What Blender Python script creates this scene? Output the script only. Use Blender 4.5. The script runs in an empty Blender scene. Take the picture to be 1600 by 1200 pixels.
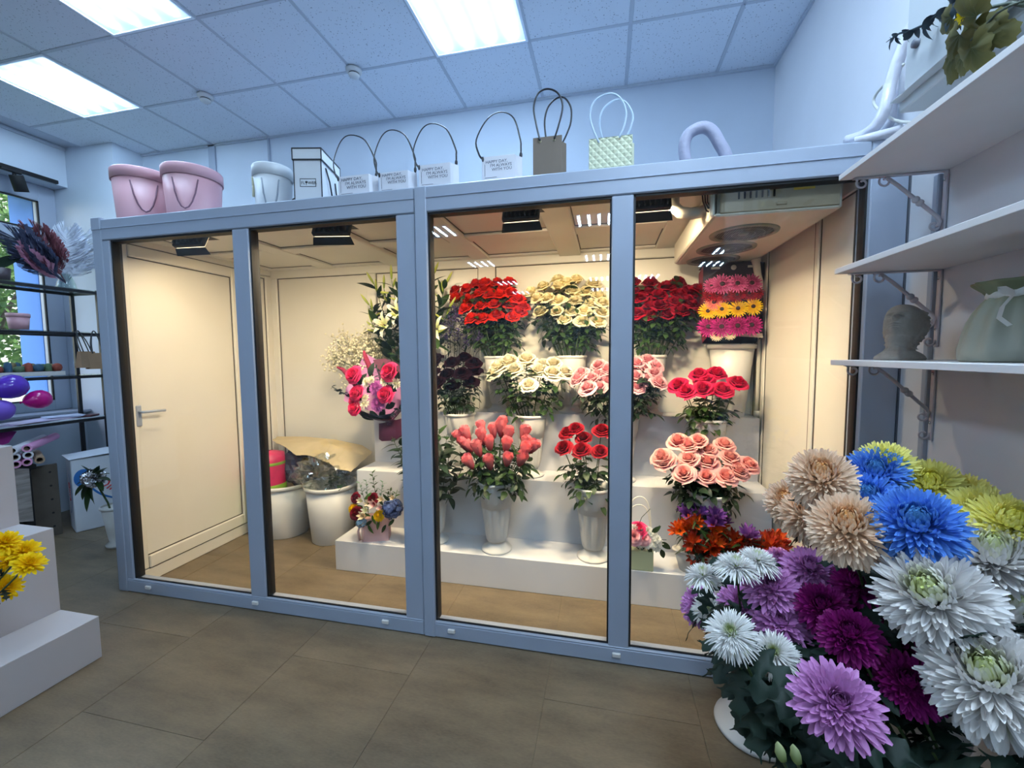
import bpy, math, random
from math import sin, cos, pi, radians
from mathutils import Vector, Matrix, Quaternion, Euler

sc = bpy.context.scene
COL = sc.collection
random.seed(7)
RND = random.Random(11)

# ------------------------------------------------------------------ camera
F = 653.4
R0 = ((0.97603, 0.21745, -0.00797), (0.00785, -0.07010, -0.99751), (-0.21747, 0.97355, -0.07013))
def _orth():
    r = Vector(R0[0]).normalized(); fw = Vector(R0[2]); fw = (fw - r * fw.dot(r)).normalized()
    return r, fw.cross(r), fw          # right, down (image), forward
CR, CDN, CF = _orth()
CDN = -CR.cross(CF)                    # image down
CAM = Vector((0, 0, 1.42))
cam_d = bpy.data.cameras.new('camera'); cam = bpy.data.objects.new('camera', cam_d); COL.objects.link(cam)
cam_d.sensor_width = 36; cam_d.sensor_fit = 'HORIZONTAL'; cam_d.lens = F / 1600 * 36
cam_d.clip_start = 0.02; cam_d.clip_end = 200
up = -CDN
cam.matrix_world = Matrix(((CR.x, up.x, -CF.x, CAM.x), (CR.y, up.y, -CF.y, CAM.y), (CR.z, up.z, -CF.z, CAM.z), (0, 0, 0, 1)))
sc.camera = cam

def ray(px, py):
    return (CR * ((px - 800) / F) + CDN * ((py - 600) / F) + CF)
def at(px, py, Y):
    d = ray(px, py); return CAM + d * ((Y - CAM.y) / d.y)
def atx(px, py, X):
    d = ray(px, py); return CAM + d * ((X - CAM.x) / d.x)
def atz(px, py, Z):
    d = ray(px, py); return CAM + d * ((Z - CAM.z) / d.z)
def atd(px, py, D):
    return CAM + ray(px, py) * D

# ------------------------------------------------------------------ light and exposure
LAMP_COL = (0.60, 0.80, 1.0)
TUBE_E, PLATE_E = 70.0, 0.75
WARM = (1.0, 0.79, 0.50)
FLOOD_W = 41.0
sc.view_settings.view_transform = 'Standard'
sc.view_settings.look = 'None'
sc.view_settings.exposure = 0.0
sc.view_settings.gamma = 1.0
sc.view_settings.use_curve_mapping = False
w = bpy.data.worlds.new('sky'); sc.world = w; w.use_nodes = True
wn = w.node_tree.nodes; wl = w.node_tree.links; wn.clear()
sky = wn.new('ShaderNodeTexSky'); sky.sky_type = 'NISHITA'; sky.sun_disc = False
sky.sun_elevation = radians(48); sky.sun_rotation = radians(200)
bg = wn.new('ShaderNodeBackground'); bg.inputs['Strength'].default_value = 0.9
wo = wn.new('ShaderNodeOutputWorld'); wl.new(sky.outputs[0], bg.inputs[0]); wl.new(bg.outputs[0], wo.inputs[0])
sun_d = bpy.data.lights.new('sun', 'SUN'); sun_d.energy = 9.0; sun_d.angle = 0.02; sun_d.color = (1, 0.95, 0.86)
sun = bpy.data.objects.new('sun', sun_d); COL.objects.link(sun)
sun.rotation_euler = Vector((-0.45, -0.5, -0.75)).to_track_quat('-Z', 'Y').to_euler()
cy = sc.cycles
cy.max_bounces = 8; cy.diffuse_bounces = 5; cy.glossy_bounces = 4; cy.transmission_bounces = 6; cy.transparent_max_bounces = 16
cy.caustics_reflective = False; cy.caustics_refractive = False
cy.sample_clamp_indirect = 6.0
try:
    cy.use_denoising = True
except Exception:
    pass

# ------------------------------------------------------------------ materials
def s2l(c):
    return tuple(((v / 255) / 12.92 if v / 255 <= 0.04045 else ((v / 255 + 0.055) / 1.055) ** 2.4) for v in c)

def mat(name, col, rough=0.5, metal=0.0, var=0.0, scale=20.0, bump=0.0, bscale=None, spec=0.5, trans=0.0, translucent=0.0,
        emit=None, es=0.0, coat=0.0, stretch=None, col2=None, contrast=(0.35, 0.65), bdist=0.002):
    m = bpy.data.materials.new(name); m.use_nodes = True
    nt = m.node_tree; N = nt.nodes; L = nt.links; N.clear()
    out = N.new('ShaderNodeOutputMaterial'); p = N.new('ShaderNodeBsdfPrincipled')
    c = s2l(col) + (1,)
    p.inputs['Base Color'].default_value = c
    p.inputs['Roughness'].default_value = rough; p.inputs['Metallic'].default_value = metal
    p.inputs['Specular IOR Level'].default_value = spec
    p.inputs['Transmission Weight'].default_value = trans
    p.inputs['Coat Weight'].default_value = coat
    if emit:
        p.inputs['Emission Color'].default_value = tuple(emit) + (1,); p.inputs['Emission Strength'].default_value = es
    if var or bump or col2:
        tc = N.new('ShaderNodeTexCoord'); mp = N.new('ShaderNodeMapping')
        L.new(tc.outputs['Object'], mp.inputs[0])
        if stretch: mp.inputs['Scale'].default_value = stretch
        if var or col2:
            nz = N.new('ShaderNodeTexNoise'); nz.inputs['Scale'].default_value = scale; nz.inputs['Detail'].default_value = 5
            L.new(mp.outputs[0], nz.inputs[0])
            cr = N.new('ShaderNodeValToRGB')
            cr.color_ramp.elements[0].position = contrast[0]; cr.color_ramp.elements[1].position = contrast[1]
            c2 = s2l(col2) + (1,) if col2 else c
            cr.color_ramp.elements[0].color = tuple(v * (1 - var) for v in c2[:3]) + (1,)
            cr.color_ramp.elements[1].color = tuple(min(1, v * (1 + var * 0.5)) for v in c[:3]) + (1,)
            L.new(nz.outputs['Fac'], cr.inputs[0]); L.new(cr.outputs[0], p.inputs['Base Color'])
        if bump:
            n2 = N.new('ShaderNodeTexNoise'); n2.inputs['Scale'].default_value = bscale or scale; n2.inputs['Detail'].default_value = 4
            L.new(mp.outputs[0], n2.inputs[0])
            b = N.new('ShaderNodeBump'); b.inputs['Strength'].default_value = bump; b.inputs['Distance'].default_value = bdist
            L.new(n2.outputs['Fac'], b.inputs['Height']); L.new(b.outputs[0], p.inputs['Normal'])
    sh = p
    if translucent:
        t = N.new('ShaderNodeBsdfTranslucent'); t.inputs[0].default_value = c
        mx = N.new('ShaderNodeMixShader'); mx.inputs[0].default_value = translucent
        L.new(p.outputs[0], mx.inputs[1]); L.new(t.outputs[0], mx.inputs[2]); sh = mx
    L.new(sh.outputs[0], out.inputs[0])
    return m

def petal_mat(name, base, tip, rough=0.55, translucent=0.22, var=0.16, spec=0.25):
    """colour runs along each petal (attribute pt: 0 base, 1 tip), a little different from flower to flower"""
    m = bpy.data.materials.new(name); m.use_nodes = True
    nt = m.node_tree; N = nt.nodes; L = nt.links; N.clear()
    out = N.new('ShaderNodeOutputMaterial'); p = N.new('ShaderNodeBsdfPrincipled')
    p.inputs['Roughness'].default_value = rough; p.inputs['Specular IOR Level'].default_value = spec
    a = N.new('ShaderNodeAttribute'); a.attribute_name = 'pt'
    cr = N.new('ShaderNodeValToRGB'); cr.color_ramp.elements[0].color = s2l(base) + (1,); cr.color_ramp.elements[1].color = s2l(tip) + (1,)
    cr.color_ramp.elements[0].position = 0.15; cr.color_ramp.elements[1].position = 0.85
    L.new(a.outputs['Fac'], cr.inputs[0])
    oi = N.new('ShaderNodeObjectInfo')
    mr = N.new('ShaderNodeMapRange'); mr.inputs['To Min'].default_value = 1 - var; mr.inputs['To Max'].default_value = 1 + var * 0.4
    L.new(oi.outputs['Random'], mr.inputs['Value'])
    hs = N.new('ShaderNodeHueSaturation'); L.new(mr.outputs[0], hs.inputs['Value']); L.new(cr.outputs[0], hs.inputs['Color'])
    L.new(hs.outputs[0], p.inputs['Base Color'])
    t = N.new('ShaderNodeBsdfTranslucent'); L.new(hs.outputs[0], t.inputs[0])
    mx = N.new('ShaderNodeMixShader'); mx.inputs[0].default_value = translucent
    L.new(p.outputs[0], mx.inputs[1]); L.new(t.outputs[0], mx.inputs[2]); L.new(mx.outputs[0], out.inputs[0])
    return m

def glass_mat(name, tint=(1, 1, 1), f0=0.04, rough=0.0):
    m = bpy.data.materials.new(name); m.use_nodes = True
    nt = m.node_tree; N = nt.nodes; L = nt.links; N.clear()
    out = N.new('ShaderNodeOutputMaterial')
    tr = N.new('ShaderNodeBsdfTransparent'); tr.inputs[0].default_value = tint + (1,)
    gl = N.new('ShaderNodeBsdfGlossy'); gl.inputs['Roughness'].default_value = rough
    lw = N.new('ShaderNodeLayerWeight'); lw.inputs['Blend'].default_value = 0.5
    pw = N.new('ShaderNodeMath'); pw.operation = 'POWER'; pw.inputs[1].default_value = 5.0
    L.new(lw.outputs['Facing'], pw.inputs[0])
    ma = N.new('ShaderNodeMath'); ma.operation = 'MULTIPLY_ADD'; ma.inputs[1].default_value = 1 - f0; ma.inputs[2].default_value = f0
    L.new(pw.outputs[0], ma.inputs[0])
    mx = N.new('ShaderNodeMixShader'); L.new(ma.outputs[0], mx.inputs[0]); L.new(tr.outputs[0], mx.inputs[1]); L.new(gl.outputs[0], mx.inputs[2])
    L.new(mx.outputs[0], out.inputs[0])
    return m

def ceiling_mat():
    m = mat('mineral_tile', (214, 220, 226), 0.9)
    nt = m.node_tree; N = nt.nodes; L = nt.links; p = [n for n in N if n.type == 'BSDF_PRINCIPLED'][0]
    tc = N.new('ShaderNodeTexCoord'); v = N.new('ShaderNodeTexVoronoi'); v.inputs['Scale'].default_value = 62; v.inputs['Randomness'].default_value = 1
    n = N.new('ShaderNodeTexNoise'); n.inputs['Scale'].default_value = 30; n.inputs['Detail'].default_value = 3
    mxv = N.new('ShaderNodeMix'); mxv.data_type = 'VECTOR'; mxv.inputs['Factor'].default_value = 0.03
    geo = N.new('ShaderNodeNewGeometry')
    L.new(geo.outputs['Position'], mxv.inputs['A']); L.new(geo.outputs['Position'], n.inputs[0]); L.new(n.outputs['Color'], mxv.inputs['B'])
    L.new(mxv.outputs['Result'], v.inputs[0])
    cr = N.new('ShaderNodeValToRGB'); e = cr.color_ramp.elements
    e[0].position = 0.10; e[0].color = s2l((146, 153, 164)) + (1,); e[1].position = 0.22; e[1].color = s2l((224, 231, 240)) + (1,)
    L.new(v.outputs['Distance'], cr.inputs[0]); L.new(cr.outputs[0], p.inputs['Base Color'])
    b = N.new('ShaderNodeBump'); b.inputs['Strength'].default_value = 0.6; b.inputs['Distance'].default_value = 0.002
    L.new(cr.outputs[0], b.inputs['Height']); L.new(b.outputs[0], p.inputs['Normal'])
    return m

def floor_mat():
    m = mat('stone_tile', (104, 94, 84), 0.42, spec=0.35)
    nt = m.node_tree; N = nt.nodes; L = nt.links; p = [n for n in N if n.type == 'BSDF_PRINCIPLED'][0]
    geo = N.new('ShaderNodeNewGeometry'); mp = N.new('ShaderNodeMapping'); mp.inputs['Scale'].default_value = (1, 3.2, 1); mp.inputs['Rotation'].default_value = (0, 0, 0.25)
    L.new(geo.outputs['Position'], mp.inputs[0])
    n1 = N.new('ShaderNodeTexNoise'); n1.inputs['Scale'].default_value = 2.6; n1.inputs['Detail'].default_value = 8; n1.inputs['Roughness'].default_value = 0.65
    n2 = N.new('ShaderNodeTexNoise'); n2.inputs['Scale'].default_value = 60; n2.inputs['Detail'].default_value = 4
    L.new(mp.outputs[0], n1.inputs[0]); L.new(mp.outputs[0], n2.inputs[0])
    add = N.new('ShaderNodeMath'); add.operation = 'MULTIPLY_ADD'; add.inputs[1].default_value = 0.35
    L.new(n2.outputs['Fac'], add.inputs[0]); L.new(n1.outputs['Fac'], add.inputs[2])
    cr = N.new('ShaderNodeValToRGB'); e = cr.color_ramp.elements
    e[0].position = 0.42; e[0].color = s2l((88, 77, 62)) + (1,); e[1].position = 0.92; e[1].color = s2l((128, 113, 91)) + (1,)
    L.new(add.outputs[0], cr.inputs[0])
    oi = N.new('ShaderNodeObjectInfo'); mr = N.new('ShaderNodeMapRange'); mr.inputs['To Min'].default_value = 0.93; mr.inputs['To Max'].default_value = 1.05
    L.new(oi.outputs['Random'], mr.inputs['Value']); hs = N.new('ShaderNodeHueSaturation'); L.new(mr.outputs[0], hs.inputs['Value'])
    L.new(cr.outputs[0], hs.inputs['Color']); L.new(hs.outputs[0], p.inputs['Base Color'])
    b = N.new('ShaderNodeBump'); b.inputs['Strength'].default_value = 0.25; b.inputs['Distance'].default_value = 0.003
    L.new(add.outputs[0], b.inputs['Height']); L.new(b.outputs[0], p.inputs['Normal'])
    return m

WHITE = mat('wall_paint', (192, 202, 215), 0.7, var=0.03, scale=3, bump=0.12, bscale=220, bdist=0.001)
PODM = mat('podium_board', (180, 178, 182), 0.45, var=0.02, scale=5)
WALLR = mat('wall_paint_side', (212, 214, 220), 0.7, var=0.03, scale=3, bump=0.12, bscale=220, bdist=0.001)
FLOORM = floor_mat(); CEILM = ceiling_mat()
GRID = mat('ceiling_grid', (188, 196, 207), 0.5)
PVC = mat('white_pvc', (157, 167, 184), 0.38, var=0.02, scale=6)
PVCIN = mat('panel_pvc', (222, 218, 208), 0.35, var=0.02, scale=4)
RUBBER = mat('black_rubber', (20, 20, 22), 0.6)
SEAM = mat('seam_gasket', (66, 58, 50), 0.6)
GLASS = glass_mat('pane_glass', (0.975, 0.985, 0.98), 0.035)
CLEAR = glass_mat('clear_glass', (0.90, 0.95, 0.94), 0.06)
LAMIN = mat('white_laminate', (214, 214, 217), 0.45, var=0.02, scale=5)
SHELFM = mat('white_shelf_board', (218, 216, 216), 0.5, var=0.02, scale=8)
BLACK = mat('black_metal', (22, 22, 26), 0.42, spec=0.4)
BLACKM = mat('matte_black', (16, 16, 19), 0.7)
DARKGAP = mat('dark_gap', (34, 34, 38), 0.8)
PLASTICW = mat('white_plastic', (232, 230, 226), 0.33, translucent=0.2, var=0.02, scale=8)
BRACK = mat('bracket_paint', (186, 182, 190), 0.45)
STEM = mat('stem_green', (62, 84, 42), 0.55, var=0.25, scale=30)
STEMD = mat('stem_dark', (40, 52, 36), 0.6)

def leaf_mat(name, col, rough=0.45, tl=0.15):
    return petal_mat(name, tuple(int(v * 0.8) for v in col), col, rough, tl, 0.35)
LEAF = leaf_mat('rose_leaf_green', (52, 78, 40), 0.4)
LEAFD = leaf_mat('dark_leaf_green', (34, 54, 38), 0.45)
LEAFB = leaf_mat('bright_leaf_green', (86, 128, 52), 0.45)
MUMLEAF = leaf_mat('mum_leaf_green', (30, 50, 40), 0.55)

# ------------------------------------------------------------------ mesh builder
class MB:
    def __init__(s):
        s.v = []; s.f = []; s.sm = []; s.pt = []; s.mi = []
    def add(s, verts, faces, smooth=False, pt=None, mi=0, M=None):
        o = len(s.v)
        if M is not None: verts = [M @ Vector(p) for p in verts]
        s.v += [tuple(p) for p in verts]
        s.f += [tuple(i + o for i in f) for f in faces]
        s.sm += [smooth] * len(faces); s.mi += [mi] * len(faces)
        s.pt += list(pt) if pt is not None else [0.5] * len(verts)
        return s
    def box(s, c, size, bev=0.0, M=None, mi=0):
        x, y, z = (v / 2 for v in size)
        T = Matrix.Translation(c)
        if M is not None: T = M @ T
        b = min(bev, x * 0.9, y * 0.9, z * 0.9)
        if b <= 0:
            vs = [(i, j, k) for i in (-x, x) for j in (-y, y) for k in (-z, z)]
            fs = [(0, 1, 3, 2), (4, 6, 7, 5), (0, 4, 5, 1), (2, 3, 7, 6), (0, 2, 6, 4), (1, 5, 7, 3)]
            return s.add(vs, fs, False, None, mi, T)
        vs = []; idx = {}
        for i in (-1, 1):
            for j in (-1, 1):
                for k in (-1, 1):
                    for a in range(3):
                        p = [i * (x - b), j * (y - b), k * (z - b)]
                        p[a] = (i * x, j * y, k * z)[a]
                        idx[(i, j, k, a)] = len(vs); vs.append(tuple(p))
        fs = []
        for a in range(3):
            o = [q for q in range(3) if q != a]
            for sgn in (-1, 1):
                ring = []
                for (u, t) in ((-1, -1), (1, -1), (1, 1), (-1, 1)):
                    k = [0, 0, 0]; k[a] = sgn; k[o[0]] = u; k[o[1]] = t
                    ring.append(idx[tuple(k) + (a,)])
                fs.append(tuple(ring))
        for a in range(3):
            o = [q for q in range(3) if q != a]
            for u in (-1, 1):
                for t in (-1, 1):
                    k1 = [0, 0, 0]; k1[a] = -1; k1[o[0]] = u; k1[o[1]] = t
                    k2 = list(k1); k2[a] = 1
                    fs.append((idx[tuple(k1) + (o[0],)], idx[tuple(k2) + (o[0],)], idx[tuple(k2) + (o[1],)], idx[tuple(k1) + (o[1],)]))
        for i in (-1, 1):
            for j in (-1, 1):
                for k in (-1, 1):
                    fs.append((idx[(i, j, k, 0)], idx[(i, j, k, 1)], idx[(i, j, k, 2)]))
        return s.add(vs, fs, False, None, mi, T)
    def lathe(s, prof, n=32, M=None, mod=None, cap0=False, cap1=False, smooth=True, mi=0, sx=1.0, sy=1.0):
        vs = []; pts = []
        for k, (r, z) in enumerate(prof):
            for i in range(n):
                a = 2 * pi * i / n
                rr = r * (mod(a, z) if mod else 1)
                vs.append((rr * cos(a) * sx, rr * sin(a) * sy, z)); pts.append(k / max(1, len(prof) - 1))
        fs = []
        for k in range(len(prof) - 1):
            for i in range(n):
                j = (i + 1) % n
                fs.append((k * n + i, k * n + j, (k + 1) * n + j, (k + 1) * n + i))
        if cap0: fs.append(tuple(range(n - 1, -1, -1)))
        if cap1: fs.append(tuple((len(prof) - 1) * n + i for i in range(n)))
        return s.add(vs, fs, smooth, pts, mi, M)
    def tube(s, pts, r, n=8, caps=True, M=None, mi=0, flat=1.0):
        pts = [Vector(p) for p in pts]
        rs = r if isinstance(r, (list, tuple)) else [r] * len(pts)
        vs = []; pv = []
        ref = None
        for i, p in enumerate(pts):
            t = (pts[min(i + 1, len(pts) - 1)] - pts[max(i - 1, 0)])
            t = t.normalized() if t.length > 1e-9 else Vector((0, 0, 1))
            if ref is None:
                ref = Vector((0, 0, 1)) if abs(t.z) < 0.9 else Vector((1, 0, 0))
            a = (ref - t * ref.dot(t)).normalized(); ref = a; b = t.cross(a)
            for k in range(n):
                an = 2 * pi * k / n
                vs.append(p + a * (cos(an) * rs[i]) + b * (sin(an) * rs[i] * flat)); pv.append(i / max(1, len(pts) - 1))
        fs = []
        for i in range(len(pts) - 1):
            for k in range(n):
                j = (k + 1) % n
                fs.append((i * n + k, i * n + j, (i + 1) * n + j, (i + 1) * n + k))
        if caps:
            fs.append(tuple(range(n - 1, -1, -1))); fs.append(tuple((len(pts) - 1) * n + k for k in range(n)))
        return s.add(vs, fs, True, pv, mi, M)
    def ball(s, c, r, n=10, m=6, M=None, mi=0):
        rx, ry, rz = r if isinstance(r, (tuple, list)) else (r, r, r)
        vs = [(c[0], c[1], c[2] - rz)]
        for j in range(1, m):
            t = pi * j / m
            for i in range(n):
                a = 2 * pi * i / n
                vs.append((c[0] + rx * sin(t) * cos(a), c[1] + ry * sin(t) * sin(a), c[2] - rz * cos(t)))
        vs.append((c[0], c[1], c[2] + rz))
        fs = [(0, 1 + (i + 1) % n, 1 + i) for i in range(n)]
        for j in range(m - 2):
            for i in range(n):
                k = (i + 1) % n
                fs.append((1 + j * n + i, 1 + j * n + k, 1 + (j + 1) * n + k, 1 + (j + 1) * n + i))
        b = 1 + (m - 2) * n; e = len(vs) - 1
        fs += [(b + i, b + (i + 1) % n, e) for i in range(n)]
        return s.add(vs, fs, True, None, mi, M)
    def grid(s, P, smooth=True, pt=None, mi=0, closed=False, M=None):
        nr = len(P); nc = len(P[0]); vs = [p for row in P for p in row]; fs = []
        for i in range(nr - 1):
            for j in range(nc - (0 if closed else 1)):
                k = (j + 1) % nc
                fs.append((i * nc + j, i * nc + k, (i + 1) * nc + k, (i + 1) * nc + j))
        if pt is None: pt = [i / max(1, nr - 1) for i in range(nr) for _ in range(nc)]
        return s.add(vs, fs, smooth, pt, mi, M)
    def mesh(s, name):
        me = bpy.data.meshes.new(name); me.from_pydata(s.v, [], s.f)
        me.polygons.foreach_set('use_smooth', s.sm)
        if any(s.mi): me.polygons.foreach_set('material_index', s.mi)
        a = me.attributes.new('pt', 'FLOAT', 'POINT'); a.data.foreach_set('value', s.pt)
        me.validate(); me.update()
        return me
    def build(s, name, m, parent=None, **kw):
        return put(name, s.mesh(name), m, parent, **kw)

def put(name, me, m, parent=None, M=None, kind=None, label=None):
    o = bpy.data.objects.new(name, me); COL.objects.link(o)
    ms = m if isinstance(m, (list, tuple)) else [m]
    while len(me.materials) < len(ms): me.materials.append(None)
    for i, q in enumerate(ms):
        o.material_slots[i].link = 'OBJECT'; o.material_slots[i].material = q
    if parent: o.parent = parent
    if M is not None: o.matrix_basis = M
    if kind: o['kind'] = kind
    if label: o['label'] = label
    return o
def thing(name, label, cat, loc=(0, 0, 0), rz=0.0, group=None, q=None):
    o = bpy.data.objects.new(name, None); COL.objects.link(o)
    o.empty_display_size = 0.05
    o.location = loc
    if q is not None: o.rotation_mode = 'QUATERNION'; o.rotation_quaternion = q
    else: o.rotation_euler = (0, 0, rz)
    o['label'] = label; o['category'] = cat
    if group: o['group'] = group
    return o
def tag(o, label, cat, group=None):
    o['label'] = label; o['category'] = cat
    if group: o['group'] = group
    return o
def struct(o):
    o['kind'] = 'structure'; return o
def bx(name, lo, hi, m, parent=None, bev=0.0, **kw):
    lo = Vector(lo); hi = Vector(hi)
    return MB().box((lo + hi) / 2, hi - lo, bev).build(name, m, parent, **kw)
def TRS(loc, q=None, s=(1, 1, 1)):
    if isinstance(s, (int, float)): s = (s, s, s)
    M = Matrix.Translation(loc)
    if q is not None: M = M @ (q.to_matrix().to_4x4() if isinstance(q, Quaternion) else q.to_4x4())
    return M @ Matrix.Diagonal((s[0], s[1], s[2], 1))
def qdir(d, spin=0.0):
    return Vector(d).normalized().to_track_quat('Z', 'Y') @ Quaternion((0, 0, 1), spin)
TXT = {}
def text_mesh(s, shear=0.0):
    c = bpy.data.curves.new('lettering', 'FONT'); c.body = s; c.size = 1.0; c.extrude = .012; c.shear = shear; c.resolution_u = 2
    o = bpy.data.objects.new('lettering', c); COL.objects.link(o); dg = bpy.context.evaluated_depsgraph_get()
    me = bpy.data.meshes.new_from_object(o.evaluated_get(dg)); bpy.data.objects.remove(o); bpy.data.curves.remove(c); me.name = 'lettering'; TXT[s] = me
for s_, h_ in (('HAPPY DAY,', 0), ("I'M ALWAYS", 0), ('WITH YOU', 0), ('FL', 0), ('WER', 0), ('Olive', .2)): text_mesh(s_, h_)
def text(name, s, size, M, m, parent, ext=0.0004, align='LEFT', shear=0.0):
    return put(name, TXT[s], m, parent, M=M @ Matrix.Diagonal((size, size, size, 1)))

def cat(ctrl, n=5):
    pts = []
    for i in range(len(ctrl) - 1):
        p0 = ctrl[max(0, i - 1)]; p1 = ctrl[i]; p2 = ctrl[i + 1]; p3 = ctrl[min(len(ctrl) - 1, i + 2)]
        for k in range(n):
            u = k / n; pts.append(.5 * ((2 * p1) + (p2 - p0) * u + (2 * p0 - 5 * p1 + 4 * p2 - p3) * u * u + (3 * p1 - p0 - 3 * p2 + p3) * u ** 3))
    return pts + [ctrl[-1]]

# ================================================================== the room
ZC = 3.35; YB = 3.27; XR = 1.10; XL = -4.90; YF = -10.0; XR2 = 3.3; YW = -0.6
fl = struct(bx('floor', (XL - 0.05, YF, -0.12), (XR2, YB + 0.1, -0.0022), FLOORM))
tile_me = MB().box((0, 0, -0.002), (0.6005, 1.1975, 0.004), 0.0008).mesh('floor_tile')
for i in range(-8, 4):
    for j in range(0, 5):
        x = -0.54 + 0.603 * i; y = -0.63 + 1.2 * j + (0.45 if i % 2 else 0.0)
        if x < -5.1 or x > 1.3: continue
        ox = -0.84 - 0.603 / 2 + 0.603
        put('floor_tile', tile_me, FLOORM, fl, M=Matrix.Translation((ox + 0.603 * i, y, 0)))
# ceiling
ce = struct(bx('ceiling', (XL - 0.8, YF, ZC + 0.012), (XR2, YB + 0.1, ZC + 0.3), GRID))
GX = lambda k: -1.08 + 0.605 * k
GY = lambda j: 2.68 - 0.605 * j
lamps_front = {(-3, 1): 0, (-5, 0): 0, (0, 0): 0}
lamps_back = [(2, 2), (2, 4), (1, 8), (1, 12), (1, 16), (1, 19), (-3, 8), (-3, 12), (-3, 16), (-3, 19), (5, 12), (5, 14), (3, 16), (-3, 4)]
ct_me = MB().box((0, 0, 0.006), (0.585, 0.585, 0.016), 0.003).mesh('ceiling_tile')
gb_me_x = MB().box((0, 0, 0.001), (0.605, 0.022, 0.008), 0.002).mesh('grid_bar_x')
gb_me_y = MB().box((0, 0, 0.001), (0.022, 0.605, 0.008), 0.002).mesh('grid_bar_y')
lampset = set(lamps_front) | set(lamps_back)
for k in range(-7, 7):
    for j in range(-1, 21):
        xc = GX(k) + 0.3025; yc = GY(j) - 0.3025
        if yc < YW and xc > XR2 - 0.25 or yc > YW and xc > 1.35: continue
        if j > 6 and k < -6: continue
        if xc < -5.0: continue
        w_ = min(0.585, 2 * (XR - GX(k)) - 0.585) if False else 0.585
        if (k, j) not in lampset and j <= 7:
            dz = RND.uniform(-0.0015, 0.0015)
            put('ceiling_tile', ct_me, CEILM, ce, M=TRS((xc, yc, ZC + dz)))
        elif (k, j) not in lampset:
            put('ceiling_tile', ct_me, CEILM, ce, M=TRS((xc, yc, ZC)))
        if j <= 7:
            put('grid_bar', gb_me_x, GRID, ce, M=TRS((xc, GY(j), ZC - 0.002)))
            put('grid_bar', gb_me_y, GRID, ce, M=TRS((GX(k), yc, ZC - 0.002)))
# walls
struct(bx('wall_back', (-4.9, YB, 0), (XR + 0.1, YB + 0.1, ZC + 0.02), WHITE))
struct(bx('wall_right', (XR, YW, 0), (XR + 0.1, YB, ZC + 0.02), WALLR))
struct(bx('wall_corner', (XR + 0.1, YW, 0), (XR2, YW + 0.1, ZC + 0.02), WHITE))
struct(bx('wall_side', (XR2, YF, 0), (XR2 + 0.1, YW + 0.1, ZC + 0.02), WHITE))
struct(bx('wall_front', (XL - 0.7, YF - 0.1, 0), (XR2 + 0.1, YF, ZC + 0.02), WHITE))
WY0, WY1, WZ0, WZ1 = 1.25, 3.02, 0.93, 3.0
wlft = MB()
for lo, hi in (((-5.6, YF, 0), (XL, YB + 0.1, WZ0)), ((-5.6, YF, WZ1), (XL, YB + 0.1, ZC + 0.02)),
               ((-5.6, YF, WZ0), (XL, WY0, WZ1)), ((-5.6, WY1, WZ0), (XL, YB + 0.1, WZ1))):
    lo = Vector(lo); hi = Vector(hi); wlft.box((lo + hi) / 2, hi - lo)
struct(wlft.build('wall_left', WHITE))
struct(bx('wall_pier', (XL, 3.0195, 0), (-4.33, YB, ZC + 0.02), WHITE))
for px, y0, wd in ((332, YB, 0.075), (421, YB, 0.02)):
    p = at(px, 235, YB)
    struct(bx('trim_1' if px < 400 else 'trim_2', (p.x - wd / 2, YB - 0.014, 2.2), (p.x + wd / 2, YB, ZC - 0.004), PVC, bev=0.003))
struct(bx('trim_3', (XL, 0.2, ZC - 0.022), (XL + 0.012, 3.02, ZC - 0.002), GRID))
struct(bx('trim_4', (-4.33, YB - 0.014, ZC - 0.02), (XR, YB, ZC - 0.003), GRID))
struct(bx('trim_5', (XR - 0.014, YW, ZC - 0.02), (XR, YB - 0.014, ZC - 0.003), GRID))
# window
win = struct(MB().box((-5.1, 2.0, WZ1 - 0.075), (0.07, 2.0, 0.15), 0.006).box((-5.1, 2.0, WZ0 + 0.05), (0.07, 2.0, 0.1), 0.006)
    .box((-5.1, 2.955, 1.965), (0.074, 0.13, 2.06), 0.006).box((-5.1, 1.35, 1.965), (0.074, 0.2, 2.06), 0.006)
    .box((-5.1, 2.15, 2.52), (0.066, 1.5, 0.14), 0.006).build('window_1', PVC))
for z0, z1 in ((WZ0 + 0.1, 2.45), (2.59, WZ1 - 0.15)):
    bx('window_pane', (-5.106, 1.45, z0), (-5.1, 2.89, z1), GLASS, win)
    g = MB()
    for lo, hi in (((-5.075, 2.878, z0), (-5.06, 2.89, z1)), ((-5.075, 1.45, z0), (-5.06, 2.89, z0 + 0.01)), ((-5.075, 1.45, z1 - 0.012), (-5.06, 2.89, z1))):
        lo = Vector(lo); hi = Vector(hi); g.box((lo + hi) / 2, hi - lo)
    g.build('window_gasket', RUBBER, win)
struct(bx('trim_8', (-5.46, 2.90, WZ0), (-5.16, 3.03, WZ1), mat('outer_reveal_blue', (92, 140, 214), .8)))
bx('window_sill', (-5.07, WY0, 0.905), (-4.82, 3.02, 0.932), PVC, win, 0.006)

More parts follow.
